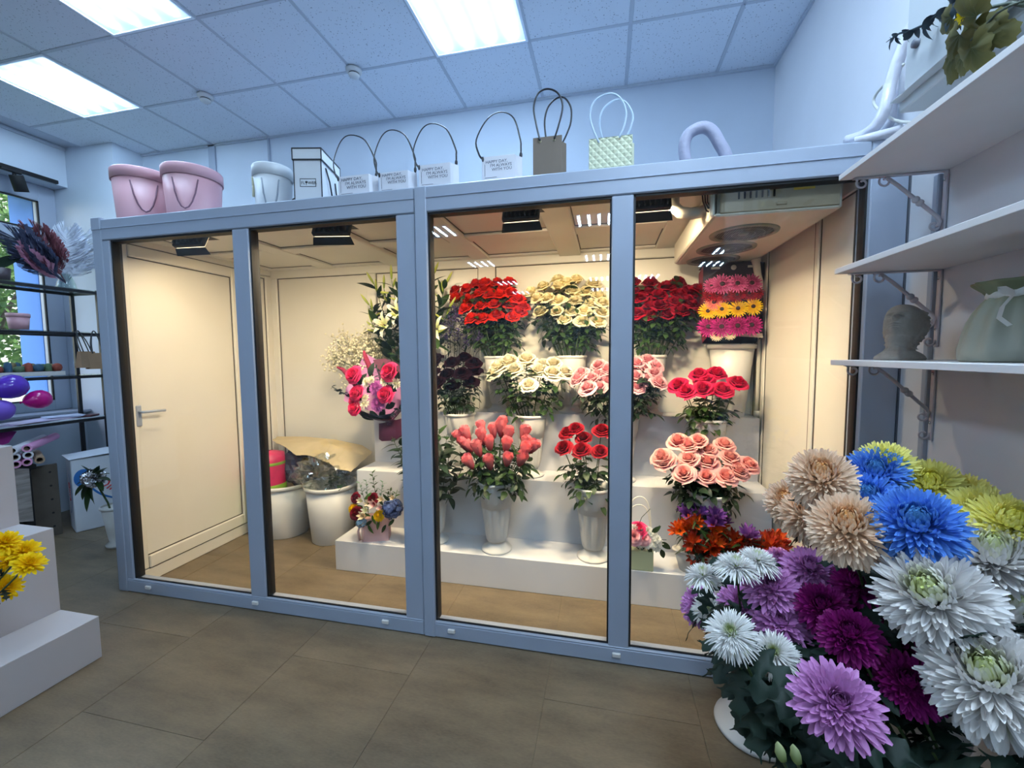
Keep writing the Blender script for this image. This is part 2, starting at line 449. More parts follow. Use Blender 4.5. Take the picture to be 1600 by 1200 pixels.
# outdoors, seen through the window
GRASS = mat('lawn_green', (92, 120, 62), 0.9, var=0.4, scale=6)
TREEL = leaf_mat('tree_leaf_green', (122, 160, 84), 0.6, 0.3)
BARK = mat('bark_brown', (84, 70, 58), 0.9, var=0.3, scale=9)
OUTW = mat('render_pale', (214, 206, 194), 0.85, var=0.05, scale=2)
struct(bx('ground', (-40, -30, -0.5), (-5.6, 40, -0.4), GRASS))
tl = MB().add([(0, 0, 0), (-.3, .4, .06), (0, 1, 0), (.3, .4, .06)], [(0, 3, 2, 1)], True, [0, .5, 1, .5])
def tree(loc, h, r, label, n=900, seed=1):
    rn = random.Random(seed)
    t = thing('street_tree', label, 'tree', loc, 0)
    tr = MB().tube([(0, 0, 0), (.05, .03, h * .3), (-.04, .05, h * .6)], [.14, .11, .05], 8)
    for a in range(5):
        an = a * 1.3; tr.tube([(0, 0, h * (.3 + .05 * a)), (cos(an) * r * .3, sin(an) * r * .3, h * (.45 + .06 * a)), (cos(an) * r * .6, sin(an) * r * .6, h * (.55 + .07 * a))], [.05, .035, .012], 6)
    tr.build('trunk', BARK, t)
    lm = MB()
    for _ in range(n):
        d = Vector((rn.gauss(0, 1), rn.gauss(0, 1), rn.gauss(0, 1))).normalized() * (rn.random() ** .4)
        c = Vector((d.x * r, d.y * r, h * .62 + d.z * h * .4))
        for q in range(6):
            e = Euler((rn.uniform(0, 6), rn.uniform(0, 6), rn.uniform(0, 6)))
            s_ = rn.uniform(.08, .16)
            lm.add(tl.v, tl.f, True, tl.pt, 0, TRS(c + Vector((rn.uniform(-.15, .15), rn.uniform(-.15, .15), rn.uniform(-.15, .15))), e.to_matrix(), s_))
    lm.build('foliage', TREEL, t, kind='stuff')
tree((-9.5, 4.6, -0.4), 5.4, 1.7, 'leafy green tree just outside the shop window', 1300, 3)
tree((-11.5, 7.6, -0.4), 6.4, 1.9, 'tall green tree farther off beyond the window', 1200, 5)
tree((-8.2, 2.6, -0.4), 2.6, 1.2, 'low bushy young tree under the window view', 900, 8)
hb = thing('apartment_house', 'pale rendered house across the street, seen through the window', 'building', (-24, 9, -0.4))
bx('wall', (-3, -14, 0), (3, 14, 11), OUTW, hb)
OUTG = mat('house_glass', (60, 76, 92), 0.15)
wm_ = MB().box((0, 0, 0), (0.1, 1.4, 1.6), 0.02).mesh('house_window')
for a in range(7):
    for b in range(3):
        put('window', wm_, OUTG, hb, M=TRS((3.03, -11 + 3.6 * a, 2.2 + 3.2 * b)))

# ceiling lamps
TUBE = mat('lamp_tube', (255, 255, 255), 0.4, emit=(0.56, 0.78, 1.0), es=TUBE_E)
TUBE2 = mat('lamp_tube_boosted', (255, 255, 255), 0.4, emit=(0.62, 0.81, 1.0), es=TUBE_E * 1.9)  # boosted tubes of two unseen panels, added to brighten flowers and right wall
PLATE = mat('lamp_diffuser', (225, 235, 255), 0.3, emit=(0.36, 0.58, 1.0), es=TUBE_E * 0.0 + PLATE_E)
LFRAME = mat('lamp_frame', (232, 240, 250), 0.4)
lf = MB()
for lo, hi in (((-.3, -.3, -.006), (.3, -.285, .008)), ((-.3, .285, -.006), (.3, .3, .008)), ((-.3, -.285, -.006), (-.285, .285, .008)), ((.285, -.285, -.006), (.3, .285, .008))):
    lo = Vector(lo); hi = Vector(hi); lf.box((lo + hi) / 2, hi - lo)
lf_me = lf.mesh('lamp_frame'); lp_me = MB().box((0, 0, 0.004), (.57, .57, .006)).mesh('lamp_diffuser')
tb = MB(); tb.grid([[(0.020 * cos(a), y, -0.012 * sin(a)) for a in (0, pi / 3, 2 * pi / 3, pi)] for y in (-0.245, 0.245)])
tb_me = tb.mesh('lamp_tube')
pr_m = MB()
for i in range(4):
    for j in range(9):
        pr_m.ball((-.2138 + .1425 * i, -.24 + .06 * j, 0.0), (.016, .022, .008), 6, 4)
pr_me = pr_m.mesh('lamp_prism')
def ceiling_lamp(k, j, label, group=None):
    tm = TUBE2 if (k, j) in ((2, 2), (2, 4)) else TUBE
    t = thing('ceiling_lamp', label, 'ceiling light', (GX(k) + 0.3025, GY(j) - 0.3025, ZC - 0.004), 0, group)
    put('frame', lf_me, LFRAME, t); put('diffuser', lp_me, PLATE, t)
    for i in range(4):
        put('tube', tb_me, tm, t, M=TRS((-.2138 + .1425 * i, 0, 0)))
    return t
ceiling_lamp(-3, 1, 'square ceiling light at the top edge, middle of the three, above the pink tubs')
ceiling_lamp(-5, 0, 'square ceiling light nearest the window wall')
ceiling_lamp(0, 0, 'square four-tube ceiling light above the black-handled bags')
for k, j in lamps_back:
    ceiling_lamp(k, j, 'unseen boosted square ceiling light above the wall shelves and cut chrysanthemums' if j == 2 else 'added unseen square ceiling light over the shop aisle beside the wall shelves' if (k, j) == (2, 4) else 'square ceiling light farther back in the shop, mirrored in the glass', 'lights over the rest of the shop')
DET = mat('detector_plastic', (196, 198, 200), 0.4)
for px, py, lab in ((553, 112, 'round white smoke detector on the ceiling above the row of bags'), (321, 152, 'round white smoke detector on the ceiling above the pink tubs')):
    p = atz(px, py, ZC - 0.02)
    t = thing('smoke_detector', lab, 'smoke detector', (p.x, p.y, ZC - 0.008))
    MB().lathe([(.052, 0), (.052, -.014), (.044, -.024), (.036, -.026)], 24, cap0=True, cap1=True).build('base', DET, t)
    MB().lathe([(.034, -.026), (.033, -.033)], 24).build('slot', BLACK, t)
    MB().lathe([(.036, -.033), (.032, -.045), (.015, -.05), (.001, -.051)], 24, cap0=True, cap1=True).build('head', DET, t)

# track light over the window
t = thing('track_light', 'black track with a spot lamp above the window', 'track light', (-4.872, 2.4, 3.0))
MB().box((0.0, -0.3, 0.012), (0.034, 1.66, 0.03), 0.003).build('track', BLACK, t)
p = atx(22, 268, -4.86)
yo = p.y - 2.4
MB().box((0.01, yo - 0.02, -0.012), (0.03, 0.13, 0.022), 0.004).build('adapter', BLACK, t)
MB().tube([(0.01, yo, -0.02), (0.01, yo, -0.07)], 0.012, 8).build('neck', BLACK, t)
q = qdir((0.15, -0.32, 1))
h_ = put('head', MB().lathe([(.001, .11), (.042, .11), (.044, .1), (.044, -.02), (.036, -.02), (.034, 0)], 24).mesh('head'), BLACKM, t, M=TRS((0.01, yo + 0.035, -0.145), q))
SPOTE = mat('spot_lens', (255, 255, 250), 0.3, emit=(1, 0.97, 0.92), es=12)
put('lens', MB().lathe([(.001, -.012), (.035, -.012)], 20).mesh('lens'), SPOTE, h_)

# ================================================================== the glass flower cooler
YG = 1.88
cool = thing('flower_cooler', 'walk-in flower cooler with white frame and four tall glass panes', 'cooler', (-0.9, 1.9, 0))
CM = Matrix.Translation(-Vector((-0.9, 1.9, 0)))
def cb(name, lo, hi, m, bev=0.004, parent=None, **kw):
    return bx(name, lo, hi, m, parent or cool, bev, M=CM if parent is None else None, **kw)
HZ = 2.21
cb('corner_post', (-2.895, YG, 0), (-2.825, YG + 0.09, HZ), PVC)
cb('right_post', (0.972, YG, 0), (1.095, YG + 0.09, HZ), PVC)
for x0, x1 in ((-2.825, -0.8865), (-0.8835, 0.972)):
    o = cb('top_rail', (x0, YG, 2.092), (x1, YG + 0.075, HZ), PVC, 0.005)
    cb('rail_bead', (x0, YG - 0.004, 2.155), (x1, YG + 0.01, 2.158), PVC, 0.001)
    cb('bottom_rail', (x0, YG, 0.002), (x1, YG + 0.075, 0.076), PVC, 0.005)
    cb('glass_bead', (x0, YG + 0.0, 0.076), (x1, YG + 0.03, 0.084), PVC, 0.003)
cb('rail_end', (-2.895, YG - 0.004, 2.15), (-2.825, YG + 0.09, HZ + 0.012), PVC)
cb('left_stile', (-2.825, YG + 0.002, 0.08), (-2.775, YG + 0.07, 2.09), PVC)
cb('middle_stile', (-0.985, YG + 0.002, 0.08), (-0.8865, YG + 0.07, 2.09), PVC)
cb('middle_stile', (-0.8835, YG - 0.006, 0.004), (-0.825, YG + 0.07, HZ - 0.002), PVC)
cb('mullion', (-1.93, YG + 0.002, 0.08), (-1.83, YG + 0.07, 2.09), PVC)
cb('mullion', (0.022, YG + 0.002, 0.08), (0.112, YG + 0.07, 2.09), PVC)
for x0, x1 in ((-2.775, -1.93), (-1.83, -0.985), (-0.825, 0.022), (0.112, 0.972)):
    cb('glass_pane', (x0 + 0.004, YG + 0.03, 0.082), (x1 - 0.004, YG + 0.036, 2.094), GLASS, 0)
    g = MB()
    for lo, hi in (((x0, .012, .082), (x0 + .009, .062, 2.09)), ((x1 - .007, .02, .082), (x1, .062, 2.09)), ((x0, .012, 2.082), (x1, .062, 2.092)), ((x0, .014, .082), (x1, .022, .09))):
        lo = Vector(lo) + Vector((0, YG, 0)); hi = Vector(hi) + Vector((0, YG, 0)); g.box((lo + hi) / 2, hi - lo)
    g.build('gasket', RUBBER, cool, M=CM)
cap_me = MB().box((0, 0, 0), (.038, .012, .02), .003).mesh('drain_cap')
for px, py in ((233, 921), (400, 946), (603, 975), (706, 991), (963, 1029)):
    p = at(px, py, YG); put('drain_cap', cap_me, PLASTICW, cool, M=CM @ TRS((p.x, YG - 0.005, 0.048)))
# shell: side walls, back, roof, floor sill
XI0, XI1, YI = -2.83, 0.975, 3.13
cb('roof', (-2.89, YG + 0.075, 2.175), (1.09, 3.2, 2.2), PVC, 0)
bwall = cb('back_wall', (XI0 - .05, YI, 0), (XI1 + .05, YI + .06, 2.18), PVCIN, 0)
lwall = cb('left_wall', (XI0 - .06, YG + .08, 0), (XI0, YI + .06, 2.18), PVCIN, 0)
rwall = cb('right_wall', (XI1, YG + .08, 0), (XI1 + .1, YI + .06, 2.18), PVCIN, 0)
ceil_ = cb('cooler_ceiling', (XI0, YG + .08, 2.166), (XI1, YI, 2.176), PVCIN, 0)
def frame(root, axis, pos, sgn, a0, a1, b0, b1, bars, panels, proud=0.022, mat_=None):
    """bars: rectangles (a0,a1,b0,b1) standing proud; panels: inset plates with a dark gasket line round them"""
    mat_ = mat_ or PVCIN
    def P(a, b, d):
        d = pos + sgn * d
        return {'x': (d, a, b), 'y': (a, d, b), 'z': (a, b, d)}[axis]
    def slab(mb, A0, A1, B0, B1, d0, d1, bev=0.0):
        lo = Vector(P(A0, B0, d0)); hi = Vector(P(A1, B1, d1))
        l2 = Vector([min(lo[i], hi[i]) for i in range(3)]); h2 = Vector([max(lo[i], hi[i]) for i in range(3)])
        mb.box((l2 + h2) / 2, h2 - l2, bev)
    for r in bars:
        m = MB(); slab(m, r[0], r[1], r[2], r[3], -0.001, r[4] if len(r) > 4 else proud, 0.005); m.build('frame_bar', mat_, root)
    for (A0, A1, B0, B1) in panels:
        m = MB(); slab(m, A0, A1, B0, B1, 0.0, 0.004); pl = m.build('inset_panel', mat_, root)
        g = MB(); t_ = 0.006
        for (c0, c1, d0, d1) in ((A0, A1, B0, B0 + t_), (A0, A1, B1 - t_, B1), (A0, A0 + t_, B0, B1), (A1 - t_, A1, B0, B1)):
            slab(g, c0, c1, d0, d1, 0.003, 0.007)
        g.build('seam', SEAM, root)
bp = [(-2.755, -1.90), (-1.82, -0.955), (-0.82, 0.03), (0.11, 0.90)]
xs = [XI0] + [v for p_ in bp for v in p_] + [XI1]
bars = [(xs[i], xs[i + 1], 0.09, 2.085) for i in range(0, 10, 2)] + [(XI0, XI1, 2.085, 2.166), (XI0, XI1, 0, 0.09)]
frame(bwall, 'y', YI, -1, 0, 0, 0, 0, bars, [(a, b, 0.09, 2.085) for a, b in bp])
lb = [(1.96, 2.0, .09, 2.1), (2.0, 2.71, 2.03, 2.1, .03), (2.71, 2.78, .09, 2.1, .03), (2.0, 2.71, .09, .17, .03), (2.82, 2.86, .09, 2.1), (3.05, YI, .09, 2.1), (2.86, 3.05, 2.08, 2.1),
      (1.96, YI, 2.105, 2.166), (1.96, YI, 0, .085)]
frame(lwall, 'x', XI0, 1, 0, 0, 0, 0, lb, [(2.86, 3.05, .09, 2.08)], 0.02)
door = MB().box((XI0 + .006, 2.355, 1.1), (.01, .71, 1.86)).build('cooler_door', PVCIN, cool, M=CM)
g = MB()
for c_, s_ in (((XI0 + .0125, 2.355, 2.027), (.004, .71, .006)), ((XI0 + .0125, 2.355, .173), (.004, .71, .006)), ((XI0 + .0125, 2.707, 1.1), (.004, .006, 1.86)),
               ((XI0 + .021, 2.4, 2.103), (.003, .8, .006)), ((XI0 + .021, 2.4, .088), (.003, .8, .006)), ((XI0 + .021, 2.783, 1.1), (.003, .006, 2.02))):
    g.box(c_, s_)
g.build('door_seam', SEAM, door)
hm = MB().box((XI0 + .02, 2.0, 1.06), (.012, .032, .13), .004).tube([(XI0 + .02, 2.0, 1.085), (XI0 + .062, 2.0, 1.085), (XI0 + .066, 2.02, 1.085), (XI0 + .066, 2.125, 1.082)], .008, 8)
hm.build('handle', PVC, door)
rb = [(1.965, 2.285, 2.06, 2.166), (2.285, YI, 2.06, 2.166), (2.245, 2.283, 0, 2.06), (2.88, 2.93, 0, 2.06), (3.08, YI, 0, 2.06)]
frame(rwall, 'x', XI1, -1, 0, 0, 0, 0, rb, [(1.965, 2.24, 0, 2.06), (2.29, 2.88, 0, 2.06), (2.93, 3.08, 0, 2.06)], 0.012)
cx_ = [(-2.75, -2.31), (-2.17, -1.68), (-1.50, -0.99), (-0.854, -0.333), (-0.18, 0.33), (0.47, 0.93)]
ry_ = [(1.97, 2.50), (2.63, 3.055)]
xs = [XI0] + [v for p_ in cx_ for v in p_] + [XI1]
cbars = [(xs[i], xs[i + 1], 1.96, YI, .035 if i in (4, 8) else .022) for i in range(0, 13, 2) if i + 1 < len(xs)]
for a, b in cx_:
    for c0, c1 in ((1.96, 1.97), (2.50, 2.63), (3.055, YI)):
        cbars.append((a, b, c0, c1, .02))
frame(ceil_, 'z', 2.166, -1, 0, 0, 0, 0, cbars, [(a, b, c, d) for a, b in cx_ for c, d in ry_])

# flood lights behind the glass
FLG = mat('flood_glass', (255, 244, 220), 0.3, emit=WARM, es=3)
def floodlight(x, ang, wd, label):
    t = thing('floodlight', label, 'floodlight', (x, 2.02, 2.144))
    MB().tube([(-wd * .42, 0, 0), (-wd * .42, 0, -.055), (wd * .42, 0, -.055), (wd * .42, 0, 0)], .008, 6).build('bracket', BLACK, t)
    hd = thing('head', '', '', (0, 0.01, -0.055)); del hd['label']; del hd['category']
    hd.parent = t; hd.rotation_euler = (radians(ang[0]), 0, radians(ang[1]))
    # box open towards +y (tilted down)
    hb_ = MB().box((0, -.012, 0), (wd, .03, .08), .006)
    for k in range(7): hb_.box((-wd * .4 + wd * .8 * k / 6, -.034, 0), (.008, .02, .062), .002)
    hb_.build('housing', BLACKM, hd)
    put('visor', MB().grid([[(-wd * .5, .003, .040), (wd * .5, .003, .040)], [(-wd * .58, .05, .058), (wd * .58, .05, .058)]], False).mesh('visor'), BLACKM, hd)
    put('visor', MB().grid([[(-wd * .5, .003, -.040), (-wd * .56, .04, -.062)], [(wd * .5, .003, -.040), (wd * .56, .04, -.062)]], False).mesh('visor'), BLACKM, hd)
    MB().box((0, .004, 0), (wd * .92, .003, .07)).build('lens', FLG, hd)
    ld = bpy.data.lights.new('flood_beam', 'AREA'); ld.shape = 'RECTANGLE'; ld.size = wd * .9; ld.size_y = .066
    ld.energy = FLOOD_W * (0.3 if x < -2 else 1.0); ld.color = WARM; ld.spread = radians(165)
    lo = bpy.data.objects.new('flood_beam', ld); COL.objects.link(lo); lo.parent = hd
    lo.location = (0, .012, 0); lo.rotation_euler = (radians(44), 0, 0)   # -Z to +y
    return t
for x, ang, wd, lab in ((-2.36, (-28, 4), .2, 'black barn-door floodlight behind the first glass pane from the window end'),
                    (-1.43, (-28, 12), .2, 'black barn-door floodlight behind the second pane, above the tied bouquet side'),
                    (-0.40, (-26, 0), .18, 'black floodlight behind the third pane, above the orange-red roses'),
                    (0.19, (-26, 0), .18, 'black floodlight behind the last pane, beside the fan unit')):
    floodlight(x, ang, wd, lab)

# ceiling evaporator with three fans
EV = mat('evap_enamel', (222, 218, 204), 0.4, var=0.02, scale=5)
EVG = mat('evap_front_grey', (172, 156, 128), 0.4, metal=0.0, var=0.08, scale=12)
EVR = mat('fan_ring_grey', (112, 118, 106), 0.45)
YEL = mat('warning_yellow', (226, 190, 40), 0.5)
t = thing('evaporator_unit', 'white ceiling cooling unit with three round fan grilles', 'cooling unit', (0.675, 2.42, 2.0))
x0, x1, y0, y1 = -.225, .225, -.46, .50
bd = MB().box((0, .02, .082), (.43, .92, .158), .006)
bd.build('casing', EV, t)
MB().box((0, .02, -.001), (.46, .98, .014), .006).build('drip_plate', EV, t)
MB().box((-.235, .02, .06), (.02, .96, .13), .008).build('side_cover', EV, t)
MB().box((.235, .02, .05), (.02, .96, .11), .008).build('side_cover', EV, t)
fp = MB().box((0.01, -.468, .075), (.44, .012, .145), .004).build('end_panel', EVG, t)
for k in range(7):
    MB().box((-.14 + .022 * k, -.475, .070), (.007, .006, .030), .001).build('slot', BLACKM, fp)
MB().box((.10, -.4755, .082), (.075, .003, .016)).build('sticker', YEL, fp)
MB().box((.02, -.4755, .025), (.04, .006, .012), .003).build('catch', EVG, fp)
for i, y in enumerate((2.24, 2.54, 2.83)):
    fo = MB().lathe([(.150, -.008), (.148, -.014), (.128, -.016), (.124, -.012)], 40, M=Matrix.Translation((-.035, y - 2.42, 0))).build('fan_ring', EVR, t)
    MB().lathe([(.001, -.0088), (.126, -.0088)], 40, M=Matrix.Translation((-.035, y - 2.42, 0))).build('fan_opening', BLACKM, fo)
    gm = MB()
    for k in range(-11, 12):
        xx = k * .011; L_ = math.sqrt(max(0, .124 ** 2 - xx ** 2))
        gm.tube([(-.035 + xx, y - 2.42 - L_, -.0135), (-.035 + xx, y - 2.42 + L_, -.0135)], .0014, 4)
    for rr in (.05, .09):
        gm.lathe([(rr - .002, -.0155), (rr + .002, -.0155)], 32, M=Matrix.Translation((-.035, y - 2.42, 0)))
    gm.build('grille', EVR, fo)
    MB().lathe([(.001, -.019), (.02, -.018), (.024, -.013)], 20, M=Matrix.Translation((-.035, y - 2.42, 0))).build('hub', EVR, fo)
LAG = mat('pipe_lagging', (206, 200, 186), 0.5, bump=0.5, bscale=60, bdist=0.004)
tp = MB().tube([(0.30, 2.1, 2.15), (0.30, 2.08, 2.09), (0.325, 2.06, 2.055), (0.37, 2.06, 2.045), (0.41, 2.06, 2.05), (0.445, 2.06, 2.06)], .026, 10)
tag(tp.build('lagged_pipe', LAG), 'short lagged pipe bending down from the cooler ceiling into the fan unit', 'pipe')
cbm = MB()
for k in range(4):
    cbm.tube([(.40 + .012 * k, 2.0, 2.14), (.405 + .01 * k, 1.985 + .006 * k, 2.07), (.42 + .006 * k, 1.985, 2.03 + .012 * k), (.45, 2.0, 2.02 + .015 * k)], .0035, 5)
tag(cbm.build('wiring', BLACK), 'dark loose wires beside the end of the fan unit', 'wires')
dp = thing('drain_pipe', 'cream plastic drain pipe in the back corner beside the gerbera carton', 'pipe', (0.955, 2.95, 0))
MB().tube([(0, 0, 1.0), (0, 0, 1.86)], .014, 10).build('pipe', EV, dp)
MB().tube([(-.055, -.06, 2.0), (-.05, -.055, 1.97), (-.035, -.045, 1.9), (-.005, -.012, 1.84), (0, 0, 1.78)], [.03, .022, .02, .019, .017], 12).build('trap', EV, dp)
for z in (1.78, 1.55, 1.03): MB().tube([(0, 0, z - .018), (0, 0, z + .018)], .02, 10).build('collar', EV, dp)

# white steps inside the cooler
st = thing('display_steps', 'white three-tier display steps inside the cooler under the vases', 'display stand', (-0.4, 2.75, 0))
X0s, X1s = -1.754 + .4, 0.955 + .4
for (ya, yb_, za, zb) in ((2.372, 2.645, 0, .2), (2.645, 2.893, 0, .6), (2.893, 3.105, 0, 1.005)):
    bx('step', (X0s + .012, ya - 2.75, za), (X1s, yb_ - 2.75, zb), LAMIN, st, 0.002)

# ================================================================== flowers: shared meshes
def rose_mesh(seed, bud=0.0, layers=7):
    rn = random.Random(seed); mb = MB()
    # tight spiral heart
    rows = []
    for iv in range(5):
        v = iv / 4; row = []
        for k in range(29):
            f = k / 28; a = f * 2 * pi * 1.8; r = (.02 + .085 * f) * (.45 + .55 * sin(min(1, v * 1.4) * pi / 2)) + .012 * max(0, v - .8) * 5 * f
            row.append((r * cos(a), r * sin(a), .35 + (.63 - .04 * f) * v))
        rows.append(row)
    mb.grid(rows, True, pt=[.15 + .75 * (i / 4) for i in range(5) for _ in range(29)])
    cnt = [3, 3, 4, 4, 5, 5, 6]
    Rm = [.125, .175, .235, .30, .375, .45, .52]; Hm = [.99, .985, .96, .91, .83, .72, .58]
    for l in range(layers):
        q = l / 6
        R_ = Rm[l] * (1 - .36 * bud * q); H_ = Hm[l] + bud * .26 * q; ph = rn.uniform(0, 6)
        for c in range(cnt[l]):
            p0 = ph + 2 * pi * c / cnt[l] + rn.uniform(-.1, .1); span = pi / cnt[l] * 1.28
            h = H_ * rn.uniform(.95, 1.03); curl = (.03 + .20 * q) * (1 - .6 * bud) * rn.uniform(.75, 1.25)
            rows = []; pt = []
            NV, NU = 7, 7
            for iv in range(NV):
                v = iv / (NV - 1); row = []
                for iu in range(NU):
                    u = 2 * iu / (NU - 1) - 1
                    wv = (.6 + .62 * v - .22 * v * v)
                    r = R_ * (.28 + .72 * sin(min(1, v * 1.15) * pi / 2) ** .8) + .010 * (c % 2) + .02 * q * abs(u) ** 3 * v
                    cu = max(0, v - .62) / .38
                    r += curl * cu ** 1.8
                    z = h * v * (1 - .16 * abs(u) ** 2.6 * v) - curl * .75 * cu ** 2.4
                    z += .012 * sin(u * 5 + c) * cu
                    a = p0 + u * span * wv
                    row.append((r * cos(a), r * sin(a), z)); pt.append(v * (1 - .12 * abs(u)))
                rows.append(row)
            mb.grid(rows, True, pt=pt)
    return mb.mesh('rose_bloom')
ROSES = [rose_mesh(s) for s in (1, 2, 3)]
ROSEBUDS = [rose_mesh(s, 1.0, 6) for s in (11, 12, 13)]
STEM_ME = MB().tube([(0, 0, 0), (0, 0, .5), (0, 0, 1)], [1, .95, .8], 6).mesh('stem')
def leaf_mesh(name, wd, bend=.25, fold=.18, n=6, lobes=0):
    rows = []; pt = []
    for i in range(n + 1):
        t = i / n
        ww = wd * sin(pi * t ** .8) ** .8 if not lobes else wd * (sin(pi * t ** .75) ** .7) * (1.0 if i % 2 == lobes % 2 else .55)
        if i == n: ww = 0.002
        if i == 0: ww = .012
        y = t * (1 - .08 * bend); z = -bend * t * t
        rows.append([(-ww, y - (.05 if lobes and i % 2 else 0), z + fold * ww), (0, y, z), (ww, y - (.05 if lobes and i % 2 else 0), z + fold * ww)])
    return rows
def leaf_obj_mesh(name, wd, **k):
    return MB().grid(leaf_mesh(name, wd, **k), True).mesh(name)
def compound_leaf():
    mb = MB()
    mb.tube([(0, 0, 0), (0, .5, -.03), (0, 1.0, -.1)], .012, 4)
    g = leaf_mesh('x', .27, bend=.3)
    for (o, an, s) in ((Vector((0, .95, -.1)), 0, .85), (Vector((0, .6, -.05)), 65, .72), (Vector((0, .6, -.05)), -65, .72)):
        M = Matrix.Translation(o) @ Matrix.Rotation(radians(an), 4, 'Z') @ Matrix.Rotation(radians(-12), 4, 'X') @ Matrix.Diagonal((s, s, s, 1))
        mb.grid(g, True, M=M)
    return mb.mesh('leaf')
ROSELEAF = compound_leaf()
PLAINLEAF = leaf_obj_mesh('leaf', .16)
WIDELEAF = leaf_obj_mesh('leaf', .24, bend=.35)
BLADE = leaf_obj_mesh('leaf', .09, bend=.45)
def lobed_leaf():
    rows = []; n = 18
    for i in range(n + 1):
        t = i / n; w0 = .40 * sin(pi * t ** .7) ** .75; lb = .62 + .38 * cos(2 * pi * (t * 3.3 - .62)); w_ = max(.012, w0 * lb) if 0 < i < n else .012
        fy = -.07 * (1 - lb); z = -.42 * t * t
        rows.append([(-w_, t + fy + .05 * w_, z + .10 * w_ - .5 * w_ * w_), (-w_ * .5, t + fy * .5, z + .12 * w_), (0, t, z), (w_ * .5, t + fy * .5, z + .12 * w_), (w_, t + fy + .05 * w_, z + .10 * w_ - .5 * w_ * w_)])
    return MB().grid(rows, True).mesh('leaf')
LOBED = lobed_leaf()
CALYX = MB()
for k in range(5):
    CALYX.grid(leaf_mesh('s', .16, bend=.1, n=3), True, M=Matrix.Rotation(2 * pi * k / 5, 4, 'Z') @ Matrix.Rotation(radians(28), 4, 'X') @ Matrix.Diagonal((.5, .5, .5, 1)))
CALYX.ball((0, 0, -.02), (.12, .12, .1), 8, 4)
CALYX = CALYX.mesh('calyx')

def vase(name, label, loc, s=1.0, group=None, m=None, h=.44):
    """white florist vase: domed foot, fluted body, lipped rim"""
    m = m or PLASTICW
    t = thing('flower_vase', label, 'vase', loc, 0, group)
    S = Matrix.Diagonal((s, s, s * h / .44, 1))
    me = VASE_ME
    put('foot', me[0], m, t, M=S); put('body', me[1], m, t, M=S); put('rim', me[2], m, t, M=S)
    return t
def flute(a, z):
    k = max(0, min(1, (z - .075) / .03)) * max(0, min(1, (.335 - z) / .012))
    return 1 - .075 * k * max(0, cos(11 * a)) ** 1.5
VASE_ME = (MB().lathe([(.001, .001), (.094, .001), (.096, .006), (.094, .012), (.082, .015), (.066, .026), (.056, .042), (.052, .052), (.058, .058)], 48).mesh('foot'),
           MB().lathe([(.030, .056), (.058, .06), (.066, .075), (.071, .10), (.080, .18), (.092, .28), (.099, .332), (.104, .345), (.108, .40), (.110, .43)], 88, mod=flute).mesh('body'),
           MB().lathe([(.109, .418), (.117, .424), (.118, .436), (.112, .441), (.106, .436), (.102, .38), (.094, .28), (.05, .26)], 48).mesh('rim'))

def stemmed(name, label, cat, group, base, head, stem_r=.003, stem_m=None):
    """a thing at the foot of a stem that runs from base up to head; returns thing, length"""
    d = Vector(head) - Vector(base); L_ = d.length
    t = thing(name, label, cat, base, 0, group, q=qdir(d, RND.uniform(0, 6.28)))
    put('stem', STEM_ME, stem_m or STEM, t, M=Matrix.Diagonal((stem_r, stem_r, L_, 1)))
    return t, L_
def tilt(t, want, amount):
    """local rotation that leans a bloom from its stem's direction towards a wanted direction"""
    q = t.rotation_quaternion
    loc = (q.inverted() @ Vector(want).normalized())
    z = Vector((0, 0, 1)).lerp(loc, amount).normalized()
    return z.to_track_quat('Z', 'Y')
def add_leaves(t, L_, n, me, m, size, zr=(.4, .85), up=35, name='leaf'):
    for k in range(n):
        z = L_ * (zr[0] + (zr[1] - zr[0]) * (k + RND.random() * .8) / max(1, n))
        a = k * 2.4 + RND.uniform(-.5, .5); s = size * RND.uniform(.75, 1.2)
        M = Matrix.Translation((0, 0, z)) @ Matrix.Rotation(a, 4, 'Z') @ Matrix.Rotation(radians(RND.uniform(up - 40, up + 20)), 4, 'X') @ Matrix.Diagonal((s, s, s, 1))
        put(name, me, m, t, M=M)
def rose(label, group, base, head, dia, m, bud=False, lean=.62, leaves=8, lm=None, want=None, lsize=.074, zr=None):
    t, L_ = stemmed('rose', label, 'rose', group, base, head, .0032)
    s = dia / (1.12 if not bud else .82)
    out = (Vector(head) - Vector(base)); out.z = 0
    want = want or (out * 1.2 + Vector((-.05, -.62, .62)))
    q = tilt(t, want, lean) @ Quaternion((0, 0, 1), RND.uniform(0, 6.28))
    pool = ROSEBUDS if bud else ROSES
    put('calyx', CALYX, STEM, t, M=TRS((0, 0, L_ - s * .42), q, s * .62))
    put('bloom', RND.choice(pool), m, t, M=TRS(Vector((0, 0, L_)) - (q @ Vector((0, 0, 1))) * s * .45, q, (s, s, s * RND.uniform(.86, 1.0) * (1.25 if bud else 1))))
    add_leaves(t, L_, leaves, ROSELEAF, lm or LEAF, lsize, zr or (.38, .93), 25)
    return t
def bouquet(label, group, pts, scale, off, y0, vz, vx, vy, dia, m, dy=.14, base_drop=.30, vtop=.44, **kw):
    ys = sorted(p[1] for p in pts); lo, hi = ys[0], ys[-1]
    for p in pts:
        r = (p[1] - lo) / max(1e-6, hi - lo)
        Y = y0 + dy * (.5 - r) + RND.uniform(-.03, .03)
        h = at(off[0] + p[0] / scale, off[1] + p[1] / scale, Y)
        b = Vector((vx + (h.x - vx) * .16 + RND.uniform(-.02, .02), vy + (h.y - vy) * .16, vz + .31))
        rose(label, group, b, h, dia * RND.uniform(.92, 1.08), m, **kw)

